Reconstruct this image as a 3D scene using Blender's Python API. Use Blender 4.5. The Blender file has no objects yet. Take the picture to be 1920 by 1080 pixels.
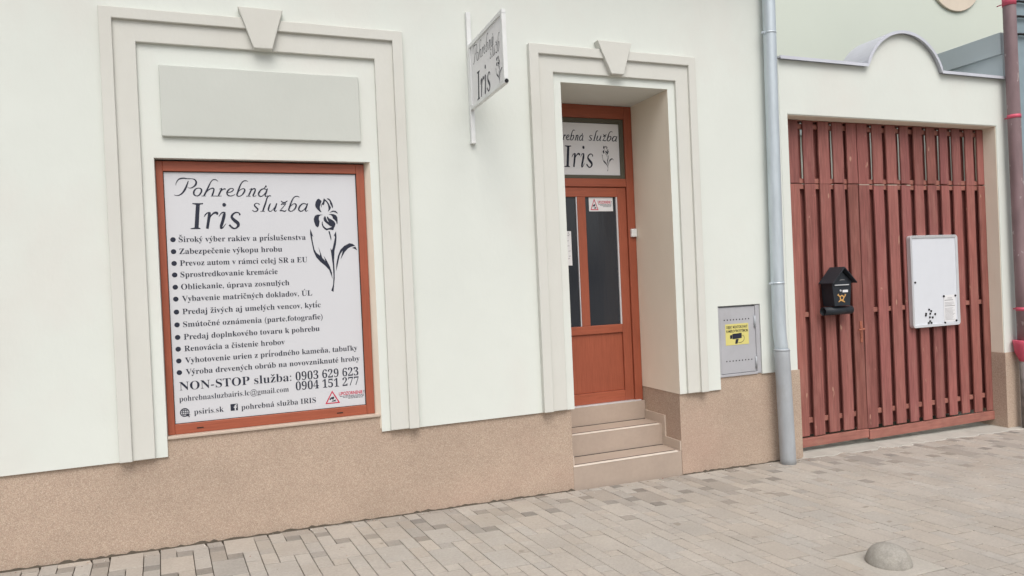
import bpy, bmesh, math, random
from mathutils import Vector, Matrix

R = math.radians
S = bpy.context.scene
COL = S.collection
random.seed(7)

# ------------------------------------------------------------------ camera, sky, sun, exposure
cd = bpy.data.cameras.new('camera')
cd.sensor_width = 36.0
cd.lens = 24.596
cd.clip_start = 0.05
cd.clip_end = 600.0
cam = bpy.data.objects.new('camera', cd)
COL.objects.link(cam)
_r = Vector((0.9326965, -0.35794873, -0.04415812))
_u = Vector((0.04402505, -0.00852549, 0.99899405))
_b = Vector((-0.35796512, -0.93370232, 0.00780702))
cam.matrix_world = Matrix(((_r.x, _u.x, _b.x, 0.0), (_r.y, _u.y, _b.y, -5.3), (_r.z, _u.z, _b.z, 1.72), (0, 0, 0, 1)))
S.camera = cam

SUN_EL, SUN_AZ = 55.0, 188.0      # elevation, compass direction from +Y clockwise
world = bpy.data.worlds.new('World')
S.world = world
world.use_nodes = True
wn = world.node_tree.nodes
wl = world.node_tree.links
bg = wn['Background']
sky = wn.new('ShaderNodeTexSky')
sky.sky_type = 'NISHITA'
sky.sun_disc = False
sky.sun_elevation = R(SUN_EL)
sky.sun_rotation = R(SUN_AZ)
sky.air_density = 1.0
sky.dust_density = 5.0
sky.ozone_density = 1.0
hs = wn.new('ShaderNodeHueSaturation')
hs.inputs['Saturation'].default_value = 0.42
wl.new(sky.outputs[0], hs.inputs['Color'])
wl.new(hs.outputs[0], bg.inputs['Color'])
bg.inputs['Strength'].default_value = 0.15

sd = bpy.data.lights.new('sun', 'SUN')
sd.energy = 1.1
sd.angle = R(40)
sd.color = (1.0, 0.96, 0.90)
sun = bpy.data.objects.new('sun', sd)
COL.objects.link(sun)
_d = Vector((math.sin(R(SUN_AZ)) * math.cos(R(SUN_EL)), math.cos(R(SUN_AZ)) * math.cos(R(SUN_EL)), math.sin(R(SUN_EL))))
sun.rotation_euler = (-_d).to_track_quat('-Z', 'Y').to_euler()
sun.location = _d * 30

S.view_settings.view_transform = 'Standard'
S.view_settings.look = 'None'
S.view_settings.gamma = 1.0
S.view_settings.exposure = 0.14
S.view_settings.use_curve_mapping = False

# ------------------------------------------------------------------ helpers
def lin(r, g, b):
    f = lambda c: (c / 255 / 12.92) if c <= 10 else (((c / 255) + 0.055) / 1.055) ** 2.4
    return (f(r), f(g), f(b))

def mat(name, col, rough=0.7, metal=0.0, spec=0.3, noise=0.0, nscale=(8, 8, 8), bump=0.0, bscale=400.0,
        grain=None, dirt=None, attr=False, speck=None, tint=None, spots=None, wave=0.0):
    """procedural principled material on object coordinates.
    noise: large soft value variation; grain: (scale xyz, amount); speck: (scale, [colours]) of coloured grains;
    dirt: (colour, amount, scale) stain patches; spots: (colour, scale, threshold)"""
    m = bpy.data.materials.new(name)
    m.use_nodes = True
    n, l = m.node_tree.nodes, m.node_tree.links
    p = n['Principled BSDF']
    p.inputs['Roughness'].default_value = rough
    p.inputs['Metallic'].default_value = metal
    p.inputs['Specular IOR Level'].default_value = spec
    tc = n.new('ShaderNodeTexCoord')
    def mapped(s):
        mp = n.new('ShaderNodeMapping')
        mp.inputs['Scale'].default_value = s
        l.new(tc.outputs['Object'], mp.inputs['Vector'])
        return mp.outputs[0]
    def mix(kind, fac, a, b):
        x = n.new('ShaderNodeMix')
        x.data_type = 'RGBA'
        x.blend_type = kind
        for sock, v in ((x.inputs[0], fac), (x.inputs[6], a), (x.inputs[7], b)):
            if hasattr(v, 'is_linked') or hasattr(v, 'links'):
                l.new(v, sock)
            elif isinstance(v, (int, float)):
                sock.default_value = v
            else:
                sock.default_value = (*v, 1)
        return x.outputs[2]
    def ramp(src, a, b, ca=(0, 0, 0), cb=(1, 1, 1)):
        r = n.new('ShaderNodeValToRGB')
        e = r.color_ramp.elements
        e[0].position, e[0].color = a, (*ca, 1)
        e[1].position, e[1].color = b, (*cb, 1)
        l.new(src, r.inputs[0])
        return r.outputs[0]
    def ntex(s, detail=4.0, rough_=0.55):
        t = n.new('ShaderNodeTexNoise')
        t.inputs['Scale'].default_value = 1.0
        t.inputs['Detail'].default_value = detail
        t.inputs['Roughness'].default_value = rough_
        l.new(mapped(s), t.inputs['Vector'])
        return t.outputs[0]
    c = None
    if attr:
        a = n.new('ShaderNodeAttribute')
        a.attribute_name = 'Col'
        c = mix('MULTIPLY', 1.0, tuple(col), a.outputs['Color'])
    else:
        rgb = n.new('ShaderNodeRGB')
        rgb.outputs[0].default_value = (*col, 1)
        c = rgb.outputs[0]
    if speck:
        sc, cols = speck
        v = n.new('ShaderNodeTexVoronoi')
        v.inputs['Scale'].default_value = 1.0
        l.new(mapped((sc, sc, sc)), v.inputs['Vector'])
        r = n.new('ShaderNodeValToRGB')
        r.color_ramp.interpolation = 'CONSTANT'
        sep = n.new('ShaderNodeSeparateColor')
        l.new(v.outputs['Color'], sep.inputs[0])
        l.new(sep.outputs[0], r.inputs[0])
        e = r.color_ramp.elements
        for i, k in enumerate(cols):
            if i < 2:
                e[i].position = i / len(cols)
                e[i].color = (*k, 1)
            else:
                q = e.new(i / len(cols))
                q.color = (*k, 1)
        c = mix('MIX', 0.75, c, r.outputs[0])
    if noise:
        c = mix('MULTIPLY', 1.0, c, ramp(ntex(nscale), 0.3, 0.7, (1 - noise,) * 3, (1 + noise * 0.4,) * 3))
    if grain:
        gs, ga = grain
        c = mix('MULTIPLY', 1.0, c, ramp(ntex(gs, 6.0, 0.65), 0.25, 0.75, (1 - ga,) * 3, (1 + ga * 0.5,) * 3))
    if dirt:
        dc, da, ds = dirt
        f = ramp(ntex(ds, 5.0, 0.6), 0.5, 0.78)
        fm = n.new('ShaderNodeMath')
        fm.operation = 'MULTIPLY'
        fm.inputs[1].default_value = da
        l.new(f, fm.inputs[0])
        c = mix('MIX', fm.outputs[0], c, dc)
    if spots:
        dc, ss, th = spots
        f = ramp(ntex(ss, 2.0, 0.5), th, th + 0.04)
        fm = n.new('ShaderNodeMath')
        fm.operation = 'MULTIPLY'
        fm.inputs[1].default_value = 0.75
        l.new(f, fm.inputs[0])
        c = mix('MIX', fm.outputs[0], c, dc)
    l.new(c, p.inputs['Base Color'])
    if bump:
        b = n.new('ShaderNodeBump')
        b.inputs['Strength'].default_value = bump
        b.inputs['Distance'].default_value = 0.004
        l.new(ntex((bscale,) * 3, 3.0, 0.6), b.inputs['Height'])
        if wave:
            b2 = n.new('ShaderNodeBump')
            b2.inputs['Strength'].default_value = wave
            b2.inputs['Distance'].default_value = 0.03
            l.new(ntex((5.0, 5.0, 3.2), 4.0, 0.5), b2.inputs['Height'])
            l.new(b.outputs[0], b2.inputs['Normal'])
            l.new(b2.outputs[0], p.inputs['Normal'])
        else:
            l.new(b.outputs[0], p.inputs['Normal'])
    return m

ORG = {}      # world origin of each object, so that part meshes get local coordinates

def prop(o, label=None, cat=None, group=None, kind=None):
    if label: o['label'] = label
    if cat: o['category'] = cat
    if group: o['group'] = group
    if kind: o['kind'] = kind
    return o

def thing(name, label, cat, loc, group=None):
    o = bpy.data.objects.new(name, None)
    o.empty_display_size = 0.1
    COL.objects.link(o)
    o.location = loc
    ORG[o.name] = Vector(loc)
    return prop(o, label, cat, group)

class MB:
    def __init__(s):
        s.v, s.f, s.mi, s.sm, s.col = [], [], [], [], []
    def face(s, idx, mi=0, sm=False, col=None):
        s.f.append(idx); s.mi.append(mi); s.sm.append(sm); s.col.append(col)
    def add(s, verts, faces, mi=0, sm=False, col=None):
        k = len(s.v)
        s.v += [tuple(p) for p in verts]
        for f in faces:
            s.face([k + i for i in f], mi, sm, col)
    def box(s, x0, x1, y0, y1, z0, z1, mi=0, col=None):
        x0, x1 = min(x0, x1), max(x0, x1)
        y0, y1 = min(y0, y1), max(y0, y1)
        z0, z1 = min(z0, z1), max(z0, z1)
        v = [(x0, y0, z0), (x1, y0, z0), (x1, y1, z0), (x0, y1, z0), (x0, y0, z1), (x1, y0, z1), (x1, y1, z1), (x0, y1, z1)]
        s.add(v, [(0, 3, 2, 1), (4, 5, 6, 7), (0, 1, 5, 4), (1, 2, 6, 5), (2, 3, 7, 6), (3, 0, 4, 7)], mi, False, col)
    def prism(s, poly, fn, t0, t1, mi=0, sm=False, caps=True):
        """poly: list of 2-D points; fn(a, b, t) -> 3-D"""
        n = len(poly)
        k = len(s.v)
        s.v += [tuple(fn(a, b, t0)) for a, b in poly] + [tuple(fn(a, b, t1)) for a, b in poly]
        if caps:
            s.face([k + i for i in range(n)], mi)
            s.face([k + n + i for i in reversed(range(n))], mi)
        for i in range(n):
            j = (i + 1) % n
            s.face([k + j, k + i, k + n + i, k + n + j], mi, sm)
    def tube(s, path, rad, n=20, mi=0, caps=True, sm=True):
        """round tube along a 3-D path, rad a number or one per point"""
        pts = [Vector(p) for p in path]
        rs = rad if isinstance(rad, (list, tuple)) else [rad] * len(pts)
        k = len(s.v)
        up = None
        for i, p in enumerate(pts):
            t = (pts[min(i + 1, len(pts) - 1)] - pts[max(i - 1, 0)]).normalized()
            if up is None:
                up = Vector((0, 1, 0)) if abs(t.y) < 0.9 else Vector((1, 0, 0))
            a = (up - t * up.dot(t)).normalized()
            b = t.cross(a)
            up = a
            for j in range(n):
                w = 2 * math.pi * j / n
                s.v.append(tuple(p + (a * math.cos(w) + b * math.sin(w)) * rs[i]))
        for i in range(len(pts) - 1):
            for j in range(n):
                j2 = (j + 1) % n
                s.face([k + i * n + j, k + i * n + j2, k + (i + 1) * n + j2, k + (i + 1) * n + j], mi, sm)
        if caps:
            s.face([k + j for j in reversed(range(n))], mi)
            s.face([k + (len(pts) - 1) * n + j for j in range(n)], mi)
    def build(s, name, mats, parent=None, bevel=0.0, loc=None):
        o_par = ORG[parent.name] if parent is not None else Vector((0, 0, 0))
        org = Vector(loc) if loc is not None else o_par.copy()
        me = bpy.data.meshes.new(name)
        me.from_pydata([tuple(Vector(p) - org) for p in s.v], [], s.f)
        if not isinstance(mats, (list, tuple)):
            mats = [mats]
        for m in mats:
            me.materials.append(m)
        me.polygons.foreach_set('material_index', s.mi)
        me.polygons.foreach_set('use_smooth', s.sm)
        if any(c is not None for c in s.col):
            at = me.color_attributes.new('Col', 'FLOAT_COLOR', 'CORNER')
            for poly, c in zip(me.polygons, s.col):
                c = c or (1, 1, 1)
                for li in poly.loop_indices:
                    at.data[li].color = (*c, 1)
        me.update()
        bm = bmesh.new()
        bm.from_mesh(me)
        bmesh.ops.recalc_face_normals(bm, faces=bm.faces)
        bm.to_mesh(me)
        bm.free()
        o = bpy.data.objects.new(name, me)
        COL.objects.link(o)
        ORG[o.name] = org
        if parent is not None:
            o.parent = parent
        o.location = org - o_par
        if bevel:
            b = o.modifiers.new('bevel', 'BEVEL')
            b.width = bevel
            b.segments = 2
            b.limit_method = 'ANGLE'
            b.angle_limit = R(40)
        return o

# ---- lettering
_GL = {}
def styled(ch, style):
    o = ord(ch)
    if style == 'bold':
        if 'A' <= ch <= 'Z': return chr(0x1D400 + o - 65)
        if 'a' <= ch <= 'z': return chr(0x1D41A + o - 97)
        if '0' <= ch <= '9': return chr(0x1D7CE + o - 48)
    return ch
def _flat(txt, off):
    c = bpy.data.curves.new('tmp', 'FONT')
    c.body = txt
    c.size = 1.0
    c.resolution_u = 3
    c.offset = off
    o = bpy.data.objects.new('tmp', c)
    COL.objects.link(o)
    bpy.context.view_layer.update()
    me = o.to_mesh()
    v = [(p.co.x, p.co.y) for p in me.vertices]
    f = [list(p.vertices) for p in me.polygons]
    o.to_mesh_clear()
    bpy.data.objects.remove(o)
    bpy.data.curves.remove(c)
    return v, f
def glyph(ch, style, off):
    k = (ch, style, off)
    if k not in _GL:
        g = styled(ch, style)
        ref = styled('I', style)
        v, f = _flat(g, off) if ch != ' ' else ([], [])
        rv, _ = _flat(ref, off)
        if ch == ' ':
            adv = 0.27
        else:
            cv, _ = _flat(g + ref, off)
            adv = max(p[0] for p in cv) - max(p[0] for p in rv)
        _GL[k] = (v, f, adv)
    return _GL[k]
ACC = {'á': ('a', 'A'), 'é': ('e', 'A'), 'í': ('i', 'A'), 'ú': ('u', 'A'), 'ý': ('y', 'A'), 'Ú': ('U', 'A'), 'Ý': ('Y', 'A'),
       'Š': ('S', 'C'), 'š': ('s', 'C'), 'č': ('c', 'C'), 'ž': ('z', 'C'), 'ň': ('n', 'C'), 'ľ': ('l', 'L'), 'É': ('E', 'A')}
def put_text(mb, txt, fn, u0, v0, u1=None, size=None, style='bold', off=0.0, vs=None, mi=0, track=0.0, d=0.0):
    """lay flat letters from u0 to u1 along v = v0; fn(u, v, d) -> 3-D point"""
    V, F, x = [], [], 0.0
    for ch in txt:
        base, acc = ACC.get(ch, (ch, None))
        gv, gf, adv = glyph(base, style, off)
        k = len(V)
        V += [(p[0] + x, p[1]) for p in gv]
        F += [[k + i for i in f] for f in gf]
        if acc and gv:
            c = x + (min(p[0] for p in gv) + max(p[0] for p in gv)) / 2
            t = 0.70 if base.isupper() else (0.70 if base == 'i' else 0.50)
            k = len(V)
            if acc == 'A':
                V += [(c - 0.05, t + 0.03), (c + 0.02, t + 0.03), (c + 0.14, t + 0.19), (c + 0.04, t + 0.20)]
                F.append([k, k + 1, k + 2, k + 3])
            elif acc == 'C':
                V += [(c - 0.03, t + 0.03), (c + 0.03, t + 0.03), (c + 0.16, t + 0.20), (c + 0.09, t + 0.20), (c, t + 0.11), (c - 0.09, t + 0.20), (c - 0.16, t + 0.20)]
                F += [[k, k + 1, k + 4], [k + 1, k + 2, k + 3, k + 4], [k, k + 4, k + 5, k + 6]]
            else:
                c = x + max(p[0] for p in gv)
                V += [(c + 0.0, 0.70), (c + 0.10, 0.70), (c + 0.04, 0.50), (c + 0.0, 0.50)]
                F.append([k, k + 1, k + 2, k + 3])
                adv += 0.08
        x += adv + track
    lo, hi = min(p[0] for p in V), max(p[0] for p in V)
    su = (u1 - u0) / (hi - lo) if u1 is not None else size
    sv = vs if vs is not None else (size if size is not None else su)
    mb.add([fn(u0 + (p[0] - lo) * su, v0 + p[1] * sv, d) for p in V], F, mi)

def smooth(pts, sub=6):
    out = []
    n = len(pts)
    for i in range(n - 1):
        p0, p1, p2, p3 = pts[max(i - 1, 0)], pts[i], pts[i + 1], pts[min(i + 2, n - 1)]
        for k in range(sub):
            t = k / sub
            out.append(tuple(0.5 * ((2 * b) + (-a + c) * t + (2 * a - 5 * b + 4 * c - e) * t * t + (-a + 3 * b - 3 * c + e) * t ** 3)
                             for a, b, c, e in zip(p0, p1, p2, p3)))
    out.append(tuple(pts[-1]))
    return out
def ribbon(mb, pts, fn, mi=0, d=0.0, sub=6, wk=1.0):
    """pen stroke: (u, v, width) points -> flat strip"""
    P = smooth(pts, sub) if sub > 1 else pts
    V = []
    for i, (a, b, w) in enumerate(P):
        q, r = P[max(i - 1, 0)], P[min(i + 1, len(P) - 1)]
        tx, ty = r[0] - q[0], r[1] - q[1]
        L = math.hypot(tx, ty) or 1
        nx, ny = -ty / L * w * wk / 2, tx / L * w * wk / 2
        V += [fn(a + nx, b + ny, d), fn(a - nx, b - ny, d)]
    mb.add(V, [(2 * i, 2 * i + 1, 2 * i + 3, 2 * i + 2) for i in range(len(P) - 1)], mi)

# pen strokes of the sign's two script words and of the large italic name (units: design grid, v down)
WORD_A = [
    [(75, 160, 6), (85, 120, 10), (120, 80, 16), (170, 66, 18), (230, 72, 12), (285, 72, 10), (322, 84, 16), (340, 115, 22), (330, 150, 24), (298, 180, 16), (258, 195, 9), (225, 188, 5)],
    [(238, 100, 10), (215, 160, 20), (185, 220, 24), (150, 265, 18), (110, 290, 12), (75, 294, 8), (48, 285, 5)],
    [(374, 194, 10), (335, 202, 14), (306, 235, 22), (303, 275, 22), (330, 297, 12), (365, 290, 14), (398, 250, 22), (402, 210, 20), (374, 194, 10)],
    [(625, 105, 5), (607, 86, 10), (572, 80, 12), (540, 100, 12), (510, 150, 17), (480, 210, 21), (448, 268, 21), (428, 300, 14)],
    [(400, 299, 7), (456, 299, 7)],
    [(458, 258, 8), (500, 215, 12), (545, 195, 16), (566, 207, 20), (560, 240, 20), (543, 285, 20), (540, 300, 12)],
    [(522, 299, 6), (592, 297, 6)],
    [(640, 208, 7), (672, 198, 14), (655, 232, 20), (635, 270, 20), (620, 300, 14)],
    [(588, 299, 7), (662, 299, 7)],
    [(645, 255, 8), (675, 220, 10), (700, 203, 14), (722, 207, 20)],
    [(735, 250, 8), (780, 246, 10), (818, 226, 14), (824, 204, 14), (800, 195, 10), (765, 212, 18), (740, 250, 22), (747, 285, 18), (785, 298, 12), (830, 284, 8), (846, 272, 5)],
    [(1030, 105, 5), (1007, 92, 10), (970, 95, 12), (935, 130, 15), (905, 190, 21), (882, 250, 21), (870, 285, 18), (892, 301, 12), (930, 290, 12), (966, 250, 20), (980, 212, 20), (955, 198, 10), (915, 217, 8), (893, 242, 6)],
    [(1045, 208, 7), (1078, 197, 14), (1060, 230, 20), (1040, 270, 20), (1025, 300, 14)],
    [(995, 299, 7), (1055, 299, 7)],
    [(1045, 250, 8), (1078, 212, 12), (1112, 197, 16), (1124, 214, 18), (1108, 255, 20), (1090, 292, 18), (1108, 300, 8), (1135, 290, 5)],
    [(1283, 212, 10), (1242, 197, 12), (1200, 215, 18), (1168, 260, 22), (1172, 292, 16), (1205, 300, 12), (1242, 275, 10), (1272, 230, 8)],
    [(1294, 194, 12), (1272, 245, 20), (1256, 285, 18), (1266, 302, 11), (1292, 288, 5)],
    [(1248, 187, 8), (1262, 175, 14), (1278, 156, 24)],
]
WORD_B = [
    [(1187, 418, 16), (1162, 400, 8), (1130, 408, 12), (1120, 430, 18), (1140, 455, 20), (1160, 480, 20), (1145, 504, 14), (1112, 508, 10), (1090, 493, 16)],
    [(1345, 305, 8), (1316, 303, 14), (1290, 330, 16), (1270, 390, 20), (1246, 450, 22), (1226, 505, 18)],
    [(1192, 508, 7), (1252, 508, 7)],
    [(1335, 403, 8), (1322, 420, 18), (1306, 460, 21), (1301, 493, 18), (1326, 508, 10), (1365, 480, 8), (1402, 428, 8)],
    [(1415, 400, 14), (1396, 450, 21), (1380, 493, 18), (1391, 508, 10), (1412, 497, 5)],
    [(1472, 424, 8), (1484, 410, 14), (1508, 412, 12), (1540, 405, 9)],
    [(1538, 406, 8), (1495, 455, 10), (1450, 503, 8)],
    [(1450, 500, 10), (1485, 500, 15), (1520, 508, 14), (1540, 488, 5)],
    [(1473, 368, 9), (1490, 386, 14), (1510, 394, 16), (1534, 386, 14), (1560, 368, 8)],
    [(1725, 320, 5), (1702, 308, 10), (1665, 312, 12), (1632, 345, 15), (1605, 400, 21), (1582, 460, 21), (1571, 490, 18), (1592, 508, 12), (1630, 498, 12), (1665, 460, 20), (1674, 420, 20), (1650, 405, 10), (1615, 425, 8), (1594, 450, 6)],
    [(1825, 420, 10), (1784, 404, 12), (1742, 422, 18), (1710, 467, 22), (1714, 499, 16), (1747, 507, 12), (1784, 482, 10), (1814, 437, 8)],
    [(1834, 402, 12), (1814, 452, 20), (1798, 492, 18), (1808, 509, 11), (1832, 496, 5)],
]
IRIS_STROKES = [
    [(445, 582, 7), (468, 546, 15), (500, 524, 14), (520, 520, 10)],
    [(522, 516, 20), (518, 540, 38), (500, 640, 38), (480, 738, 36)],
    [(512, 610, 8), (545, 558, 16), (585, 527, 24), (620, 530, 34), (620, 552, 22)],
    [(643, 578, 6), (675, 536, 14), (705, 520, 16), (720, 518, 10)],
    [(724, 516, 18), (716, 560, 40), (692, 640, 40), (670, 700, 38), (664, 733, 24), (690, 726, 14), (720, 690, 8), (738, 674, 5)],
    [(930, 562, 26), (918, 530, 16), (872, 525, 18), (830, 553, 26), (818, 590, 36), (852, 630, 44), (893, 665, 46), (902, 700, 36), (868, 735, 20), (825, 734, 22), (778, 690, 28)],
]
IRIS_I = [(297, 397), (441, 397), (440, 409), (396, 419), (366, 721), (392, 731), (390, 741), (258, 741), (260, 731), (312, 721), (344, 419), (298, 409)]
def put_iris(mb, fn, d=0.0):
    for i, s_ in enumerate(IRIS_STROKES):
        ribbon(mb, s_, fn, d=d + i * 5e-5)
    mb.add([fn(a, b, d) for a, b in IRIS_I], [list(range(len(IRIS_I)))])
    mb.add([fn(722 + 26 * math.cos(w * math.pi / 8), 420 + 26 * math.sin(w * math.pi / 8), d) for w in range(16)], [list(range(16))])
def _dt(pts):
    return [(81 + a * 0.375, 27 + b * 0.375) for a, b in pts]
FLOWER = [
    [(105, 68), (132, 92), (122, 118), (112, 150), (113, 175), (128, 205), (110, 200), (90, 180), (70, 155), (65, 130), (72, 100), (88, 75)],
    _dt([(195, 100), (255, 150), (290, 185), (325, 240), (375, 340), (370, 380), (340, 420), (290, 465), (315, 400), (310, 350), (300, 280), (265, 210), (230, 175), (215, 190), (205, 250), (180, 290), (150, 265), (135, 300), (130, 350), (118, 330), (122, 280), (140, 240), (165, 210), (180, 150)]),
    _dt([(270, 115), (305, 98), (345, 115), (385, 165), (420, 240), (435, 310), (430, 370), (410, 350), (380, 280), (360, 245), (355, 190), (330, 150), (300, 130)]),
    _dt([(330, 497), (380, 455), (430, 430), (500, 440), (545, 480), (560, 525), (510, 490), (450, 465), (390, 475)]),
    _dt([(310, 535), (370, 520), (450, 530), (510, 560), (545, 620), (550, 690), (540, 800), (520, 790), (510, 730), (460, 680), (420, 640), (410, 590), (370, 550)]),
    [(50, 300), (47, 270), (60, 240), (85, 228), (140, 230), (115, 236), (100, 250), (98, 275), (105, 300), (95, 345), (82, 358), (62, 340)],
    _dt([(205, 580), (225, 590), (240, 640), (270, 710), (310, 750), (285, 690), (262, 640), (265, 590), (290, 600), (320, 640), (400, 680), (460, 730), (490, 790), (470, 860), (440, 910), (425, 960), (350, 945), (300, 945), (240, 965), (190, 930), (140, 870), (120, 800), (125, 740), (145, 720), (142, 780), (165, 840), (210, 890), (250, 915), (320, 900), (390, 870), (330, 840), (270, 790), (215, 745), (180, 700), (170, 640)]),
    [(190, 398), (204, 398), (218, 470), (213, 495), (205, 460)],
    [(10, 372), (20, 400), (38, 455), (28, 442), (24, 446), (30, 500), (45, 580), (65, 615), (95, 640), (100, 630), (85, 555), (110, 630), (120, 665), (150, 700), (135, 645), (165, 695), (195, 760), (212, 815), (216, 885), (205, 845), (185, 790), (150, 748), (100, 705), (60, 658), (36, 600), (18, 500), (6, 420)],
    [(265, 400), (271, 460), (262, 530), (245, 600), (238, 700), (240, 800), (238, 880), (228, 960), (222, 1012), (200, 1000), (205, 985), (220, 940), (227, 850), (224, 750), (214, 650), (205, 570), (218, 590), (228, 570), (245, 500), (255, 460), (248, 440), (240, 450)],
    [(255, 805), (260, 730), (278, 650), (304, 590), (345, 550), (400, 523), (435, 532), (458, 552), (415, 560), (385, 575), (350, 610), (305, 685), (330, 595), (298, 640), (283, 700), (268, 760)],
    [(425, 572), (460, 560), (478, 597), (452, 582)],
]
def put_flower(mb, fn, d=0.0):
    for p in FLOWER:
        mb.add([fn(a, b, d) for a, b in p], [list(range(len(p)))])
def put_warning(mb, fn, u0, v0, w, h):
    """red camera-warning mark: triangle, pictogram, UPOZORNENIE ! and three lines of tiny print; mi 0 ink, 1 red"""
    g = lambda a, b, d=0.0: fn(u0 + a * w, v0 + b * h, d)
    tri = [(0.02, 0.03), (0.38, 0.03), (0.20, 0.97)]
    tin = [(0.065, 0.10), (0.335, 0.10), (0.20, 0.81)]
    for i in range(3):
        j = (i + 1) % 3
        mb.add([g(*tri[i]), g(*tri[j]), g(*tin[j]), g(*tin[i])], [(0, 1, 2, 3)], 1)
    mb.add([g(*p) for p in [(0.125, 0.37), (0.165, 0.47), (0.225, 0.52), (0.245, 0.50), (0.225, 0.32), (0.20, 0.30), (0.185, 0.38), (0.14, 0.27)]], [list(range(8))], 0)
    mb.add([g(*p) for p in [(0.18, 0.22), (0.245, 0.26), (0.275, 0.31), (0.275, 0.16), (0.18, 0.17)]], [list(range(5))], 0)
    put_text(mb, 'UPOZORNENIE', lambda u, v, d=0: fn(u, v, d), u0 + 0.36 * w, v0 + 0.56 * h, u0 + 0.94 * w, vs=h * 0.33, style='sans', off=0.02, mi=1)
    put_text(mb, '!', lambda u, v, d=0: fn(u, v, d), u0 + 0.965 * w, v0 + 0.56 * h, u0 + 0.985 * w, vs=h * 0.33, style='sans', off=0.01, mi=0)
    for a0, a1, b in ((0.38, 0.97, 0.48), (0.46, 0.97, 0.39), (0.58, 0.97, 0.30)):
        x = a0
        rr = random.Random(int(b * 100))
        while x < a1 - 0.02:
            L = rr.uniform(0.03, 0.09)
            x2 = min(x + L, a1)
            mb.add([g(x, b - 0.018), g(x2, b - 0.018), g(x2, b + 0.018), g(x, b + 0.018)], [(0, 1, 2, 3)], 0)
            x = x2 + 0.012

# ------------------------------------------------------------------ materials
M = {}
M['stucco'] = mat('cream stucco', (0.675, 0.71, 0.67), 0.9, spec=0.15, noise=0.035, nscale=(1.1, 1.1, 0.8), wave=0.22, bump=0.12, bscale=260, dirt=((0.66, 0.62, 0.585), 0.6, (0.8, 0.8, 0.5)))
M['reveal'] = mat('bounce tinted reveal plaster', (0.80, 0.735, 0.62), 0.9, spec=0.15, noise=0.03, nscale=(1.1, 1.1, 0.8), wave=0.22, bump=0.12, bscale=260)  # wall plaster again, with warm bounced fill light put into its colour
M['trim'] = mat('greyish trim stucco', (0.625, 0.63, 0.59), 0.9, spec=0.15, noise=0.03, nscale=(1.5, 1.5, 1.0), wave=0.22, bump=0.12, bscale=260, dirt=((0.52, 0.50, 0.45), 0.30, (1.4, 1.4, 0.7)))
M['plaque'] = mat('grey plaque stucco', (0.55, 0.575, 0.54), 0.9, spec=0.15, noise=0.03, nscale=(2, 2, 2), wave=0.22, bump=0.10, bscale=260)
M['plinth'] = mat('pebble plaster', (0.45, 0.355, 0.275), 0.8, spec=0.25, noise=0.10, nscale=(2.0, 2.0, 2.6), bump=0.5, bscale=210,
                  speck=(235.0, [(0.46, 0.36, 0.28), (0.38, 0.29, 0.225), (0.50, 0.40, 0.31), (0.43, 0.32, 0.25), (0.32, 0.245, 0.195), (0.56, 0.46, 0.37), (0.45, 0.33, 0.26)]),
                  dirt=((0.46, 0.30, 0.24), 0.42, (0.7, 0.7, 1.1)))
M['wood_red'] = mat('red brown foil', (0.33, 0.088, 0.047), 0.45, spec=0.4, noise=0.08, nscale=(3, 3, 3), grain=((120, 120, 6), 0.22))
M['wood_red_h'] = mat('red brown foil cross grain', (0.35, 0.094, 0.050), 0.45, spec=0.4, noise=0.08, nscale=(3, 3, 3), grain=((6, 60, 120), 0.22))
M['film'] = mat('pale grey sign film', (0.60, 0.612, 0.642), 0.35, spec=0.45, noise=0.03, nscale=(1.2, 1.2, 1.2))
M['film_white'] = mat('white sign film', (0.74, 0.74, 0.755), 0.45, spec=0.4, noise=0.02)
M['ink'] = mat('navy black ink', (0.020, 0.024, 0.042), 0.5, spec=0.3)
M['ink_red'] = mat('red ink', (0.52, 0.035, 0.08), 0.5, spec=0.3)
M['ink_grey'] = mat('grey ink', (0.25, 0.25, 0.26), 0.6)
M['gasket'] = mat('black gasket', (0.02, 0.018, 0.016), 0.6)
M['bead'] = mat('dark olive glazing bead', (0.10, 0.095, 0.07), 0.5)
M['sill'] = mat('beige tile', (0.52, 0.435, 0.36), 0.5, spec=0.4, noise=0.05)
M['step'] = mat('tan step tile', (0.42, 0.34, 0.28), 0.55, spec=0.35, noise=0.06, nscale=(4, 4, 4), grain=((30, 30, 30), 0.06))
M['nosing'] = mat('pale nosing strip', (0.75, 0.68, 0.60), 0.3, spec=0.6)
M['alu'] = mat('brushed aluminium', (0.72, 0.74, 0.77), 0.35, metal=0.45, noise=0.05)
M['white_metal'] = mat('white enamel', (0.72, 0.74, 0.74), 0.4, spec=0.45, noise=0.06, nscale=(12, 12, 6), dirt=((0.5, 0.49, 0.45), 0.4, (9, 9, 5)))
M['black'] = mat('black plastic', (0.012, 0.012, 0.013), 0.4)
M['box_black'] = mat('black painted steel', (0.022, 0.027, 0.034), 0.5, spec=0.3, noise=0.15, nscale=(20, 20, 20))
M['gold'] = mat('gold print', (0.62, 0.36, 0.13), 0.45, metal=0.2)
M['zinc'] = mat('galvanised steel', (0.56, 0.63, 0.68), 0.40, metal=0.35, spec=0.5, noise=0.16, nscale=(16, 16, 3), dirt=((0.36, 0.40, 0.43), 0.5, (7, 7, 1.5)))
M['zinc_low'] = mat('dull standpipe steel', (0.44, 0.47, 0.50), 0.6, metal=0.25, noise=0.12, nscale=(10, 10, 3), dirt=((0.30, 0.295, 0.29), 0.75, (7, 7, 3.0)))
M['coping'] = mat('grey coping sheet', (0.62, 0.64, 0.70), 0.45, metal=0.25, spec=0.5, noise=0.10, nscale=(4, 4, 4))
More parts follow.
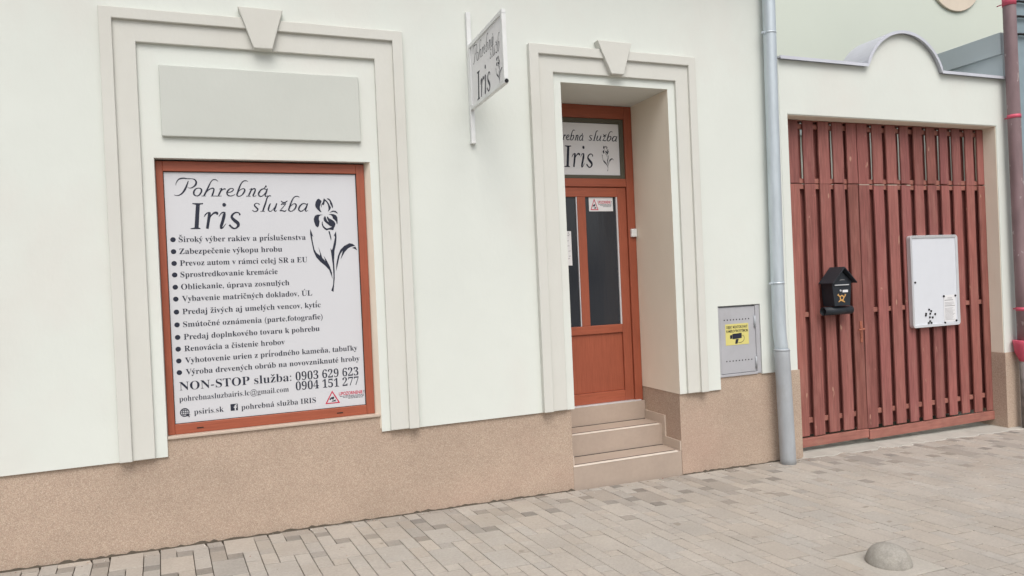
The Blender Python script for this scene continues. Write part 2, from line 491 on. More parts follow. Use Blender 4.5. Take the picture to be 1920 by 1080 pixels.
M['cabinet'] = mat('grey cabinet paint', (0.42, 0.425, 0.45), 0.5, noise=0.06, nscale=(5, 5, 5), dirt=((0.30, 0.29, 0.29), 0.4, (5, 5, 3)))
M['yellow'] = mat('yellow sticker', (0.64, 0.58, 0.20), 0.5)
M['white'] = mat('white board', (0.66, 0.69, 0.74), 0.25, spec=0.5, noise=0.02)
M['paper'] = mat('white paper', (0.71, 0.715, 0.73), 0.8)
M['pink'] = mat('pink red paint', (0.60, 0.10, 0.16), 0.5, noise=0.15, nscale=(12, 12, 12))
M['brown_pipe'] = mat('mauve brown pipe paint', (0.25, 0.175, 0.185), 0.5, noise=0.22, nscale=(9, 9, 3), spots=((0.45, 0.40, 0.38), (22, 22, 10), 0.68))
M['neigh'] = mat('blue grey render', (0.26, 0.34, 0.38), 0.85, noise=0.2, nscale=(3, 3, 3), bump=0.2, bscale=120)
M['neigh_low'] = mat('worn grey plinth', (0.24, 0.22, 0.21), 0.9, noise=0.4, nscale=(8, 8, 8), bump=0.4, bscale=60)
M['greycl'] = mat('grey sheet cladding', (0.50, 0.57, 0.59), 0.55, metal=0.05, noise=0.07, nscale=(1, 1, 1))
M['rearwall'] = mat('pale green render', (0.64, 0.685, 0.61), 0.9, noise=0.03, nscale=(0.6, 0.6, 0.6), bump=0.1, bscale=200)
M['peach'] = mat('peach render', (0.72, 0.63, 0.52), 0.85, noise=0.08, nscale=(3, 3, 3))
M['eave'] = mat('brown eave boards', (0.20, 0.13, 0.09), 0.7, grain=((3, 40, 40), 0.25))
M['tiles_roof'] = mat('clay roof', (0.30, 0.12, 0.075), 0.8, noise=0.2, nscale=(9, 9, 9))
M['plank'] = mat('red stained planks', (0.295, 0.108, 0.095), 0.6, spec=0.3, attr=True, noise=0.20, nscale=(4, 4, 1.3), grain=((75, 75, 3.2), 0.42), bump=0.3, bscale=90,
                 dirt=((0.37, 0.175, 0.145), 0.65, (13, 13, 2.2)), spots=((0.46, 0.27, 0.20), (14, 14, 6), 0.70))
M['rail'] = mat('red stained rails', (0.35, 0.145, 0.115), 0.6, spec=0.3, noise=0.18, nscale=(6, 6, 6), grain=((4, 60, 60), 0.25), dirt=((0.42, 0.23, 0.17), 0.4, (5, 8, 14)))
M['plank_back'] = mat('dark back planks', (0.33, 0.122, 0.105), 0.7, grain=((75, 75, 3.2), 0.25))
M['handle'] = mat('red painted handle', (0.36, 0.13, 0.085), 0.4, noise=0.2, nscale=(40, 40, 40))
M['paver'] = mat('concrete pavers', (0.42, 0.382, 0.338), 0.85, spec=0.2, attr=True, noise=0.10, nscale=(2.2, 2.2, 2.2), grain=((60, 60, 60), 0.16), bump=0.25, bscale=300,
                 dirt=((0.345, 0.305, 0.255), 0.55, (1.7, 1.7, 1.7)), spots=((0.25, 0.22, 0.185), (7, 7, 7), 0.72))
M['slab'] = mat('concrete base slab', (0.43, 0.40, 0.355), 0.85, spec=0.2, noise=0.10, nscale=(3, 3, 3), grain=((60, 60, 60), 0.16), bump=0.25, bscale=300)
M['joint'] = mat('joint sand', (0.085, 0.072, 0.055), 0.95, noise=0.2, nscale=(20, 20, 20))
M['concrete'] = mat('pale concrete', (0.44, 0.425, 0.385), 0.9, noise=0.15, nscale=(5, 5, 5), bump=0.5, bscale=80, dirt=((0.30, 0.28, 0.25), 0.5, (6, 6, 6)))
M['dome'] = mat('cast concrete', (0.365, 0.345, 0.308), 0.9, noise=0.20, nscale=(16, 16, 16), grain=((90, 90, 90), 0.22), bump=0.7, bscale=160, dirt=((0.27, 0.25, 0.21), 0.6, (9, 9, 9)))
M['asphalt'] = mat('pale road surface', (0.27, 0.25, 0.22), 0.9, noise=0.25, nscale=(3, 3, 3), bump=0.5, bscale=120)  # unseen road, tone raised to bounce warm light into the door recess
M['soil'] = mat('ground', (0.16, 0.15, 0.12), 0.95, noise=0.3, nscale=(0.5, 0.5, 0.5))
# dark door glass with a faint ripple
g = mat('dark door glass', (0.026, 0.030, 0.038), 0.08, spec=0.55)
n_, l_ = g.node_tree.nodes, g.node_tree.links
tc_ = n_.new('ShaderNodeTexCoord'); mp_ = n_.new('ShaderNodeMapping'); mp_.inputs['Scale'].default_value = (38, 1, 2.2)
nt_ = n_.new('ShaderNodeTexNoise'); nt_.inputs['Scale'].default_value = 1.0; bp_ = n_.new('ShaderNodeBump'); bp_.inputs['Strength'].default_value = 0.10; bp_.inputs['Distance'].default_value = 0.02
l_.new(tc_.outputs['Object'], mp_.inputs[0]); l_.new(mp_.outputs[0], nt_.inputs['Vector']); l_.new(nt_.outputs[0], bp_.inputs['Height']); l_.new(bp_.outputs[0], n_['Principled BSDF'].inputs['Normal'])
M['glass'] = g

# ------------------------------------------------------------------ ground, pavement, road
def gz(x):
    return -0.004 - 0.0187 * (x - 0.5)

mb = MB()
mb.add([(-300, -300, -0.75), (300, -300, -0.75), (300, 300, -0.75), (-300, 300, -0.75)], [(0, 1, 2, 3)])
prop(mb.build('ground', M['soil']), kind='structure')

def slope_sheet(x0, x1, y0, y1, dz, t=None):
    m = MB()
    n = 24
    for i in range(n):
        a, b = x0 + (x1 - x0) * i / n, x0 + (x1 - x0) * (i + 1) / n
        m.add([(a, y0, gz(a) + dz), (b, y0, gz(b) + dz), (b, y1, gz(b) + dz), (a, y1, gz(a) + dz)], [(0, 1, 2, 3)])
    if t:
        for i in range(n):
            a, b = x0 + (x1 - x0) * i / n, x0 + (x1 - x0) * (i + 1) / n
            m.add([(a, y0, gz(a) + dz - t), (b, y0, gz(b) + dz - t), (b, y0, gz(b) + dz), (a, y0, gz(a) + dz)], [(0, 1, 2, 3)])
    return m

prop(slope_sheet(-8, 16, -4.25, 6.0, -0.013).build('pavement_bed', M['joint']), kind='structure')
prop(slope_sheet(-8, 16, -4.43, -4.25, 0.004, 0.16).build('kerb', M['concrete']), kind='structure')
prop(slope_sheet(-8, 16, -11.5, -4.42, -0.12).build('road', M['asphalt']), kind='structure')

pv = MB()
rnd = random.Random(11)
# the paving bond: a lattice of 2 x 3, 1 x 2 and 1 x 1 blocks, slightly out of square with the wall
EU, EV, PO = Vector((0.0983, -0.0023)), Vector((0.0096, -0.0946)), Vector((1.735, -0.815))
SLAB_C = Vector((3.55, -2.165))
_q = SLAB_C - PO
_det = EU.x * EV.y - EU.y * EV.x
SU, SV = (_q.x * EV.y - _q.y * EV.x) / _det, (EU.x * _q.y - EU.y * _q.x) / _det
SLAB = (SU - 2.1, SU + 2.1, SV - 2.1, SV + 2.1)
def uvp(u, v):
    return PO + EU * u + EV * v
def paver(u0, u1, v0, v1, small):
    """one concrete block: flat top and worn chamfers"""
    c0 = uvp((u0 + u1) / 2, (v0 + v1) / 2)
    if c0.x < -3.2 or c0.x > 13 or c0.y < -4.25 or c0.y > 0.12:
        return
    # blocks are cut round the square slab of the dome bollard
    X0, X1, Y0, Y1 = SLAB
    if u1 > X0 + 1e-4 and u0 < X1 - 1e-4 and v1 > Y0 + 1e-4 and v0 < Y1 - 1e-4:
        for c_ in [(u0, u1, Y1, v1), (u0, u1, v0, Y0), (u0, X0, max(v0, Y0), min(v1, Y1)), (X1, u1, max(v0, Y0), min(v1, Y1))]:
            if c_[1] - c_[0] > 0.15 and c_[3] - c_[2] > 0.15:
                paver(*c_, False)
        return
    gu, gv, c = 0.022, 0.044, 0.020
    h = rnd.uniform(-0.0012, 0.0012)
    tx, ty = rnd.uniform(-0.005, 0.005), rnd.uniform(-0.005, 0.005)
    zt = lambda P: gz(P.x) + h + (P.x - c0.x) * tx + (P.y - c0.y) * ty
    out = [uvp(u0 + gu, v1 - gv), uvp(u1 - gu, v1 - gv), uvp(u1 - gu, v0 + gv), uvp(u0 + gu, v0 + gv)]
    inn = [uvp(u0 + gu + c, v1 - gv - c), uvp(u1 - gu - c, v1 - gv - c), uvp(u1 - gu - c, v0 + gv + c), uvp(u0 + gu + c, v0 + gv + c)]
    for L, lim in ((out, -0.012), (inn, -0.015)):
        for P in L:
            P.y = max(min(P.y, lim), -4.25)
    if out[3].y - out[0].y < 0.012 or out[2].y - out[1].y < 0.012:
        return
    V = [(P.x, P.y, zt(P) - 0.003) for P in out] + [(P.x, P.y, zt(P)) for P in inn] + [(P.x, P.y, zt(P) - 0.014) for P in out]
    k = rnd.uniform(0.955, 1.035)
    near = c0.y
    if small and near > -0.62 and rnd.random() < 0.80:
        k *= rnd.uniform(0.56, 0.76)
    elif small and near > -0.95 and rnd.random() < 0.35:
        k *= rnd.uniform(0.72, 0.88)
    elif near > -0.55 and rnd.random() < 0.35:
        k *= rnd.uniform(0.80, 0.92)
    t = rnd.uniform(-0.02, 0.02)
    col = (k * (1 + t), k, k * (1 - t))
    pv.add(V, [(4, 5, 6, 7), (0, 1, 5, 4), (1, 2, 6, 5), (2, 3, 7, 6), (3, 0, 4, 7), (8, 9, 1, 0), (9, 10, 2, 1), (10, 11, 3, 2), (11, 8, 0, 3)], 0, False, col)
for m_ in range(-24, 44):
    for n_ in range(-32, 32):
        U, Vv = 3 * m_ + n_, 2 * m_ - 4 * n_
        q_ = uvp(U, Vv)
        if q_.x < -3.8 or q_.x > 13.5 or q_.y < -4.9 or q_.y > 0.9:
            continue
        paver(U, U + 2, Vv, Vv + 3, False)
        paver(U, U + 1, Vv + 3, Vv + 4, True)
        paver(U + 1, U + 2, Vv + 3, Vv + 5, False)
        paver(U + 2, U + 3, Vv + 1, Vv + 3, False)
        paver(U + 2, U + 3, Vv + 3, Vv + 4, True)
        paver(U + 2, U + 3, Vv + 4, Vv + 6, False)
prop(pv.build('pavement', M['paver']), kind='structure')

# rough concrete strip along the gate opening
mb = MB()
rr = random.Random(5)
n = 60
top, bot = [], []
for i in range(n + 1):
    x = 4.93 + (8.06 - 4.93) * i / n
    ye = -0.055 - 0.05 * (i / n) + rr.uniform(-0.02, 0.02) + (0.04 if i % 9 < 2 else 0)
    top.append((x, ye, gz(x) + 0.006)); bot.append((x, 0.60, gz(x) + 0.012))
V = top + bot + [(p[0], p[1] - 0.010, p[2] - 0.006) for p in top]
F = []
for i in range(n):
    F += [(i, i + 1, n + 2 + i, n + 1 + i), (2 * n + 2 + i, 2 * n + 3 + i, i + 1, i)]
mb.add(V, F)
prop(mb.build('gate_threshold_path', M['concrete']), kind='structure')

# crumbs of plaster, sand and bits of leaf along the foot of the wall and in the joints
M['grit'] = mat('plaster crumbs', (1.0, 1.0, 1.0), 0.9, attr=True)
mb = MB()
rr = random.Random(17)
for i in range(420):
    x = rr.uniform(-1.5, 8.0)
    y = -0.015 - abs(rr.gauss(0, 0.05 if i < 300 else 0.5))
    if y < -1.6: continue
    q = rr.choice((0.0025, 0.003, 0.004, 0.005, 0.007))
    h = rr.uniform(0.5, 1.0) * q
    t = rr.uniform(0, 6.28)
    z = gz(x) + 0.0005
    c_ = rr.choice(((0.55, 0.52, 0.47), (0.42, 0.33, 0.27), (0.20, 0.15, 0.11), (0.62, 0.60, 0.56), (0.30, 0.25, 0.20), (0.26, 0.11, 0.08)))
    P = [(x + q * math.cos(t + k * 2.094) * rr.uniform(0.6, 1.3), y + q * math.sin(t + k * 2.094) * rr.uniform(0.6, 1.3), z) for k in range(3)]
    mb.add(P + [(x, y, z + h)], [(0, 1, 3), (1, 2, 3), (2, 0, 3)], 0, False, c_)
prop(mb.build('grit', M['grit']), kind='stuff')

# ------------------------------------------------------------------ the shop house
FX = lambda a, b, t: (a, t, b)          # polygon in the facade plane, extruded along y
house = thing('shop_house', 'cream stucco corner house with the funeral shop window and recessed red door', 'house', (1.5, 0.3, 0.0))

XL, XR, ZT = -6.0, 4.838, 5.15
def holed_wall(m, xs, zs, holes, y0, y1, rev=1):
    """front and back skins of a wall on a grid, with the reveals of its openings"""
    def hole(i, j):
        if i < 0 or j < 0 or i >= len(xs) - 1 or j >= len(zs) - 1:
            return True
        cx, cz = (xs[i] + xs[i + 1]) / 2, (zs[j] + zs[j + 1]) / 2
        return any(a < cx < b and c < cz < d for a, b, c, d in holes)
    for i in range(len(xs) - 1):
        for j in range(len(zs) - 1):
            if hole(i, j):
                continue
            a, b, c, d = xs[i], xs[i + 1], zs[j], zs[j + 1]
            m.add([(a, y0, c), (b, y0, c), (b, y0, d), (a, y0, d)], [(0, 1, 2, 3)])
            m.add([(a, y1, c), (b, y1, c), (b, y1, d), (a, y1, d)], [(3, 2, 1, 0)])
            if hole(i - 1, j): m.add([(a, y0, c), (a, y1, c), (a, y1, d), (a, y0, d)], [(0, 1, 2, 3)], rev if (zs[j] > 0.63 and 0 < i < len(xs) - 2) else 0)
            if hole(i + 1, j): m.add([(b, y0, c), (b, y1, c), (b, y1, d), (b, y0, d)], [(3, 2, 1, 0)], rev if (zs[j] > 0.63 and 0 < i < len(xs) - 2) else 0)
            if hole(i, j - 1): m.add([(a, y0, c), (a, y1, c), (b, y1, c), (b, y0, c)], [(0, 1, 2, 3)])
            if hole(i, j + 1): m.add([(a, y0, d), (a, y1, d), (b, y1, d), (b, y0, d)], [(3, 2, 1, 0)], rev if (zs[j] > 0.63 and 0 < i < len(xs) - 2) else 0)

WIN = (-0.53, 0.93, 0.40, 2.675)
DOOR = (2.546, 3.592, 0.40, 3.376)
CAB = (4.035, 4.512, 0.762, 1.418)
mb = MB()
xs = [XL, -0.53, 0.93, 2.546, 3.592, 4.035, 4.512, XR]
zs = [0.637, 0.657, 0.762, 1.418, 2.675, 3.376, ZT]
holes = [(-0.53, 0.93, 0.5, 2.675), (2.546, 3.592, 0.5, 3.376), (4.035, 4.512, 0.762, 1.418), (3.592, 4.035, 0.637, 0.657), (4.035, XR + 1, 0.637, 0.762)]
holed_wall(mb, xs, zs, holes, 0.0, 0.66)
# plaster splay on the right of the window and a margin above the frame
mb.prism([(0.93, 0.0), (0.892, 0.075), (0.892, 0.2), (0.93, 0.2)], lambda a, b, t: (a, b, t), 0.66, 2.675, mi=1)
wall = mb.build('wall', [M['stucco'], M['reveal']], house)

mb = MB()
mb.box(XL, -0.53, 0.018, 0.70, -0.6, 0.642)
mb.box(-0.53, 0.93, 0.018, 0.70, -0.6, 0.750)
mb.box(0.93, 2.520, 0.018, 0.70, -0.6, 0.642)
mb.build('plinth', M['plinth'], house)
mb = MB()
mb.box(3.597, 4.035, 0.018, 0.70, -0.6, 0.662)
mb.box(4.035, 4.836, 0.018, 0.70, -0.6, 0.766)
mb.build('plinth', M['plinth'], house)
# dirt-filled gap at the foot of the plinth
mb = MB()
for x0, x1 in ((XL, 2.52), (3.597, 4.836)):
    n = int((x1 - x0) / 0.03)
    rj = random.Random(int(x1 * 10))
    V = []
    for i in range(n + 1):
        x = x0 + (x1 - x0) * i / n
        V += [(x, -0.014, gz(x) - 0.004), (x, 0.0178, gz(x) - 0.002 + max(0.0, rj.gauss(0.002, 0.006))), (x, 0.03, gz(x))]
    mb.add(V, [(3 * i + k, 3 * i + 3 + k, 3 * i + 4 + k, 3 * i + 1 + k) for i in range(n) for k in (0, 1)])
prop(mb.build('pavement_joint', M['joint']), kind='structure')

def surround(name, xo0, xo1, xg0, xg1, xi0, xi1, zo, zg, zi, zb0, zb1):
    """stepped plaster architrave: proud outer band and second band, open at the foot"""
    m = MB()
    k1, k2 = (5.3 - 0.05) / 5.3, (5.3 - 0.026) / 5.3
    def u(x0, x1, xa, xb, zt, zi_, k, y):
        f = lambda v: v * k
        h = lambda z: 1.72 + (z - 1.72) * k
        m.prism([(f(x0), zb0), (f(x0), h(zt)), (f(x1), h(zt)), (f(x1), zb1), (f(xb), zb1), (f(xb), h(zi_)), (f(xa), h(zi_)), (f(xa), zb0)], FX, y, 0.004)
    u(xo0, xo1, xg0, xg1, zo, zg, k1, -0.05)
    u(xg0 - 0.02, xg1 + 0.02, xi0, xi1, zg + 0.02, zi, k2, -0.026)
    return m.build(name, M['trim'], house, bevel=0.005)
surround('window_surround', -0.823, 1.222, -0.745, 1.143, -0.607, 1.0, 3.683, 3.606, 3.456, 0.640, 0.642)
surround('door_surround', 2.275, 3.907, 2.359, 3.829, 2.483, 3.683, 3.684, 3.604, 3.456, 0.642, 0.660)

def keystone(a, b, c, d, zt, zb):
    m = MB()
    k = (5.3 - 0.072) / 5.3
    h = lambda z: 1.72 + (z - 1.72) * k
    m.prism([(a * k, h(zt)), (b * k, h(zt)), (c * k, h(zb)), (d * k, h(zb))], FX, -0.072, 0.002)
    return m.build('keystone', M['trim'], house, bevel=0.006)
keystone(0.047, 0.353, 0.270, 0.144, 3.762, 3.472)
keystone(2.912, 3.252, 3.158, 3.038, 3.760, 3.478)

mb = MB()
k = (5.3 - 0.028) / 5.3
mb.box(-0.475 * k, 0.872 * k, -0.028, 0.002, 1.72 + (2.824 - 1.72) * k, 1.72 + (3.313 - 1.72) * k)
mb.build('plaque', M['plaque'], house, bevel=0.006)

# eave and roof above the picture
mb = MB()
mb.box(XL, XR, -0.42, 0.0, 5.0, 5.06)
mb.box(XL, XR, -0.30, -0.003, 4.86, 5.0)
mb.build('eave', M['eave'], house)
mb = MB()
mb.prism([(-0.50, 5.06), (4.0, 7.6), (8.0, 5.3), (8.0, 5.2), (4.0, 7.45), (-0.42, 5.0605)], lambda a, b, t: (t, a, b), XL - 0.2, XR + 0.05)
mb.build('roof', M['tiles_roof'], house)
mb = MB()
mb.box(XL, XL + 0.4, 0.66, 7.8, -0.6, 5.15)
mb.box(XR - 0.4, XR, 0.66, 7.8, -0.6, 5.15)
mb.box(XL + 0.4, XR - 0.4, 7.4, 7.8, -0.6, 5.15)
mb.build('outer_wall', M['stucco'], house)

# window: frame, sill, drain caps
mb = MB()
a0, a1, b0, b1 = -0.5285, 0.8915, 0.771, 2.664
s0, s1, c0, c1 = -0.484, 0.831, 0.842, 2.594
mb.box(a0, s0, 0.055, 0.13, b0, b1)
mb.box(s1, a1, 0.055, 0.13, b0, b1)
mb.box(s0, s1, 0.055, 0.13, c1, b1, mi=1)
mb.box(s0, s1, 0.055, 0.13, b0, c0, mi=1)
wf = mb.build('window', [M['wood_red'], M['wood_red_h']], house, bevel=0.004)
mb = MB()
mb.box(s0 - 0.01, s1 + 0.01, 0.079, 0.12, c0 - 0.01, c1 + 0.01)
mb.build('pane', M['glass'], wf)
for x in (-0.325, 0.632):
    mb = MB()
    mb.box(x - 0.022, x + 0.022, 0.0525, 0.058, 0.800, 0.807)
    mb.build('drain_slot', M['gasket'], wf)
mb = MB()
mb.box(-0.528, 0.928, 0.002, 0.14, 0.7515, 0.7705)
mb.build('sill', M['sill'], wf, bevel=0.003)

# steps with skirting
for z0, z1, y0, nm in ((-0.6, 0.150, 0.020, 0), (-0.6, 0.345, 0.310, 1), (-0.6, 0.520, 0.600, 2)):
    mb = MB()
    mb.box(2.522, 3.595, y0, 0.95, z0, z1)
    if nm < 2:
        mb.box(2.524, 3.560, y0 - 0.003, y0 + 0.03, z1 - 0.006, z1 + 0.002, mi=1)
        mb.box(2.524, 3.560, y0 + 0.040, y0 + 0.052, z1 - 0.001, z1 + 0.0015, mi=2)
        mb.box(2.524, 3.582, y0 + 0.276, y0 + 0.2895, z1 - 0.001, z1 + 0.003, mi=2)
    mb.build('step', [M['step'], M['nosing'], M['gasket']], house, bevel=0.003)
mb = MB()
for x0, x1 in ((3.584, 3.600), (2.518, 2.534)):
    mb = MB()
    mb.box(x0, x1, 0.022, 0.305, 0.151, 0.235)
    mb.box(x0, x1, 0.255, 0.597, 0.236, 0.430)
    mb.box(x0, x1, 0.305, 0.597, 0.151, 0.2358)
    mb.build('step_skirting', M['sill'], house, bevel=0.002)

# entrance door
Y = 0.655
mb = MB()
fx0, fx1, fz0, fz1 = 2.546, 3.590, 0.520, 3.374
mb.box(fx0, fx0 + 0.085, Y - 0.03, Y + 0.06, fz0, fz1)
mb.box(3.506, fx1, Y - 0.03, Y + 0.06, fz0, fz1)
mb.box(fx0 + 0.085, 3.506, Y - 0.03, Y + 0.06, 3.252, fz1, mi=1)
mb.box(fx0 + 0.085, 3.506, Y - 0.026, Y + 0.06, 2.597, 2.675, mi=1)
door = mb.build('entrance_door', [M['wood_red'], M['wood_red_h']], house, bevel=0.005)
mb = MB()
x0, x1, z0, z1 = 2.631, 3.506, 2.675, 3.252
for bx in ((x0, x0 + 0.045, z0, z1), (x1 - 0.045, x1, z0, z1), (x0 + 0.045, x1 - 0.045, z1 - 0.042, z1), (x0 + 0.045, x1 - 0.045, z0, z0 + 0.036)):
    mb.box(bx[0], bx[1], Y - 0.012, Y + 0.05, bx[2], bx[3])
mb.build('glazing_bead', M['bead'], door, bevel=0.004)
mb = MB()
mb.box(x0 + 0.04, x1 - 0.04, Y + 0.012, Y + 0.03, z0 + 0.03, z1 - 0.03)
mb.build('transom_pane', M['glass'], door)
# leaf
mb = MB()
lx0, lx1, lz0, lz1 = 2.634, 3.503, 0.532, 2.593
zr0, zr1, zb = 1.193, 1.274, 0.634
mb.box(lx0, 2.728, Y - 0.012, Y + 0.05, lz0, lz1)
mb.box(3.409, lx1, Y - 0.012, Y + 0.05, lz0, lz1)
mb.box(2.728, 3.409, Y - 0.012, Y + 0.05, 2.502, lz1, mi=1)
mb.box(2.728, 3.409, Y - 0.012, Y + 0.05, zr0, zr1, mi=1)
mb.box(2.728, 3.409, Y - 0.012, Y + 0.05, lz0, zb, mi=1)
mb.box(2.974, 3.063, Y - 0.012, Y + 0.05, zr1, 2.502)
mb.box(2.728, 3.409, Y + 0.006, Y + 0.04, zb, zr0)
leaf = mb.build('door_leaf', [M['wood_red'], M['wood_red_h']], door, bevel=0.005)
leaf_gap = MB()
leaf_gap.box(2.631, 3.506, Y + 0.02, Y + 0.055, 0.521, 2.596)
leaf_gap.build('door_seal', M['gasket'], door)
for gx0, gx1 in ((2.724, 2.978), (3.059, 3.413)):
    mb = MB()
    mb.box(gx0, gx1, Y + 0.008, Y + 0.019, zr1 - 0.004, 2.506)
    mb.build('door_pane', M['glass'], door)
mb = MB()
mb.box(3.394, 3.409, Y - 0.006, Y + 0.012, zr1, 2.502)
mb.box(2.965, 2.974, Y - 0.006, Y + 0.012, zr1, 2.502)
mb.build('pane_seal', M['alu'], door)
mb = MB()
mb.box(2.560, 3.56, Y - 0.052, Y + 0.02, 0.5205, 0.531)
mb.build('door_sill', M['alu'], door, bevel=0.002)
mb = MB()
mb.box(2.655, 2.695, Y - 0.020, Y - 0.012, 1.40, 1.62)
mb.tube([(2.675, Y - 0.018, 1.55), (2.675, Y - 0.065, 1.55), (2.70, Y - 0.07, 1.55), (2.79, Y - 0.07, 1.545)], 0.011, 10)
mb.build('door_handle', M['alu'], door)
mb = MB()
mb.box(3.524, 3.586, Y - 0.058, Y - 0.0295, 2.110, 2.188)
ds = mb.build('door_sensor', M['white_metal'], None, bevel=0.005, loc=(3.555, Y - 0.03, 2.11))
prop(ds, 'small white plastic box on the door frame beside the door pane', 'door sensor')

# ------------------------------------------------------------------ shop window sign
YS = 0.0715
sign = thing('window_sign', 'large grey sign filling the shop window with the list of funeral services', 'sign', (0.17, YS, 0.842))
mb = MB()
mb.box(s0 + 0.002, s1 - 0.002, YS, YS + 0.006, c0 + 0.002, c1 - 0.002)
mb.build('sign_film', M['film'], sign)
mb = MB()
for bx in ((s0 - 0.001, s0 + 0.0035, c0, c1), (s1 - 0.0055, s1 + 0.001, c0, c1), (s0 + 0.0035, s1 - 0.0055, c1 - 0.005, c1 + 0.001), (s0 + 0.0035, s1 - 0.0055, c0 - 0.001, c0 + 0.0035)):
    mb.box(bx[0], bx[1], YS - 0.004, YS + 0.004, bx[2], bx[3])
mb.build('edge_seal', M['gasket'], sign)
FS = lambda u, v, d=0.0: (u, YS - 0.0012 - d, v)
FA = lambda a, b, d=0.0: (0.000494 * a - 0.4445, YS - 0.0012 - d, 2.5833 - 0.000531 * b)
FB = lambda a, b, d=0.0: (0.000519 * a - 0.4810, YS - 0.0012 - d, 2.5925 - 0.000547 * b)
FI = lambda a, b, d=0.0: (0.000486 * a - 0.4530, YS - 0.0012 - d, 2.5845 - 0.000529 * b)
mb = MB()
for i, st in enumerate(WORD_A): ribbon(mb, st, FA, d=i * 5e-5)
for i, st in enumerate(WORD_B): ribbon(mb, st, FB, d=i * 5e-5)
put_iris(mb, FI)
mb.build('title_lettering', M['ink'], sign)
LINES = [
    ('Široký výber rakiev a príslušenstva', -0.406, 0.445, 2.103), ('Zabezpečenie výkopu hrobu', -0.406, 0.276, 2.020),
    ('Prevoz autom v rámci celej SR a EU', -0.405, 0.449, 1.938), ('Sprostredkovanie kremácie', -0.405, 0.237, 1.858),
    ('Obliekanie, úprava zosnulých', -0.405, 0.315, 1.773), ('Vybavenie matričných dokladov, ÚL', -0.403, 0.473, 1.690),
    ('Predaj živých aj umelých vencov, kytíc', -0.404, 0.530, 1.600), ('Smútočné oznámenia (parte,fotografie)', -0.404, 0.540, 1.511),
    ('Predaj doplnkového tovaru k pohrebu', -0.403, 0.514, 1.424), ('Renovácia a čistenie hrobov', -0.403, 0.264, 1.342),
    ('Vyhotovenie urien z prírodného kameňa, tabuľky', -0.402, 0.784, 1.260), ('Výroba drevených obrúb na novovzniknuté hroby', -0.401, 0.797, 1.179)]
mb = MB()
for t, u0, u1, v in LINES:
    put_text(mb, t, FS, u0, v, u1, vs=0.0565, off=-0.003)
    cx, cz = -0.4415, v + 0.018
    mb.add([FS(cx + 0.0172 * math.cos(w * math.pi / 10), cz + 0.0172 * math.sin(w * math.pi / 10)) for w in range(20)], [list(range(20))])
mb.build('list_lettering', M['ink'], sign)
mb = MB()
put_text(mb, 'NON-STOP služba:', FS, -0.445, 1.072, 0.298, vs=0.086, off=-0.004)
put_text(mb, '0903 629 623', FS, 0.328, 1.071, 0.784, vs=0.089, off=-0.004)
put_text(mb, '0904 151 277', FS, 0.326, 0.999, 0.784, vs=0.089, off=-0.004)
put_text(mb, 'pohrebnasluzbairis.lc@gmail.com', FS, -0.450, 0.995, 0.276, vs=0.056, off=-0.008)
put_text(mb, 'psiris.sk', FS, -0.360, 0.896, -0.169, vs=0.056, off=-0.006)
put_text(mb, 'pohrebná služba IRIS', FS, -0.052, 0.896, 0.464, vs=0.056, off=-0.006)
mb.build('contact_lettering', M['ink'], sign)
mb = MB()
FF = lambda a, b, d=0.0: (0.000722 * a + 0.4735 - 0.00001 * (b - 400), YS - 0.0012 - d, 2.4575 - 0.0007385 * b)
put_flower(mb, FF)
mb.build('iris_emblem', M['ink'], sign)
mb = MB()
gc, gr = (-0.4195, 0.917), 0.0275
ring = lambda rx, ry, w: ribbon(mb, [(gc[0] + rx * math.cos(t * math.pi / 12), gc[1] + ry * math.sin(t * math.pi / 12), w) for t in range(25)], FS, sub=1)
ring(gr, gr, 0.0055); ring(gr * 0.5, gr, 0.004)
for dz, hw in ((-0.013, 0.023), (0.0, 0.027), (0.013, 0.023)):
    ribbon(mb, [(gc[0] - hw, gc[1] + dz, 0.004), (gc[0] + hw, gc[1] + dz, 0.004)], FS, sub=1, d=0.0001)
ribbon(mb, [(gc[0], gc[1] - gr, 0.004), (gc[0], gc[1] + gr, 0.004)], FS, sub=1, d=0.0002)
mb.add([FS(gc[0] + a, gc[1] + b, 0.0003) for a, b in ((0.014, -0.008), (0.036, -0.020), (0.027, -0.022), (0.031, -0.034), (0.025, -0.036), (0.020, -0.025), (0.014, -0.030))], [list(range(7))])
mb.build('globe_icon', M['ink'], sign)
mb = MB()
mb.add([FS(a, b) for a, b in ((-0.123, 0.896), (-0.075, 0.896), (-0.075, 0.9435), (-0.123, 0.9435))], [(0, 1, 2, 3)], 0)
mb.add([FS(-0.123 + a * 0.048, 0.896 + b * 0.0475, 0.0006) for a, b in ((0.56, 0.0), (0.56, 0.42), (0.44, 0.42), (0.44, 0.58), (0.56, 0.58), (0.56, 0.70), (0.62, 0.84), (0.76, 0.90), (0.90, 0.90), (0.90, 0.75), (0.80, 0.75), (0.73, 0.69), (0.73, 0.58), (0.90, 0.58), (0.87, 0.42), (0.73, 0.42), (0.73, 0.0))], [list(range(17))], 1)
mb.build('social_icon', [M['ink'], M['film']], sign)
mb = MB()
put_warning(mb, FS, 0.524, 0.873, 0.302, 0.104)
mb.build('warning_mark', [M['ink'], M['ink_red']], sign)

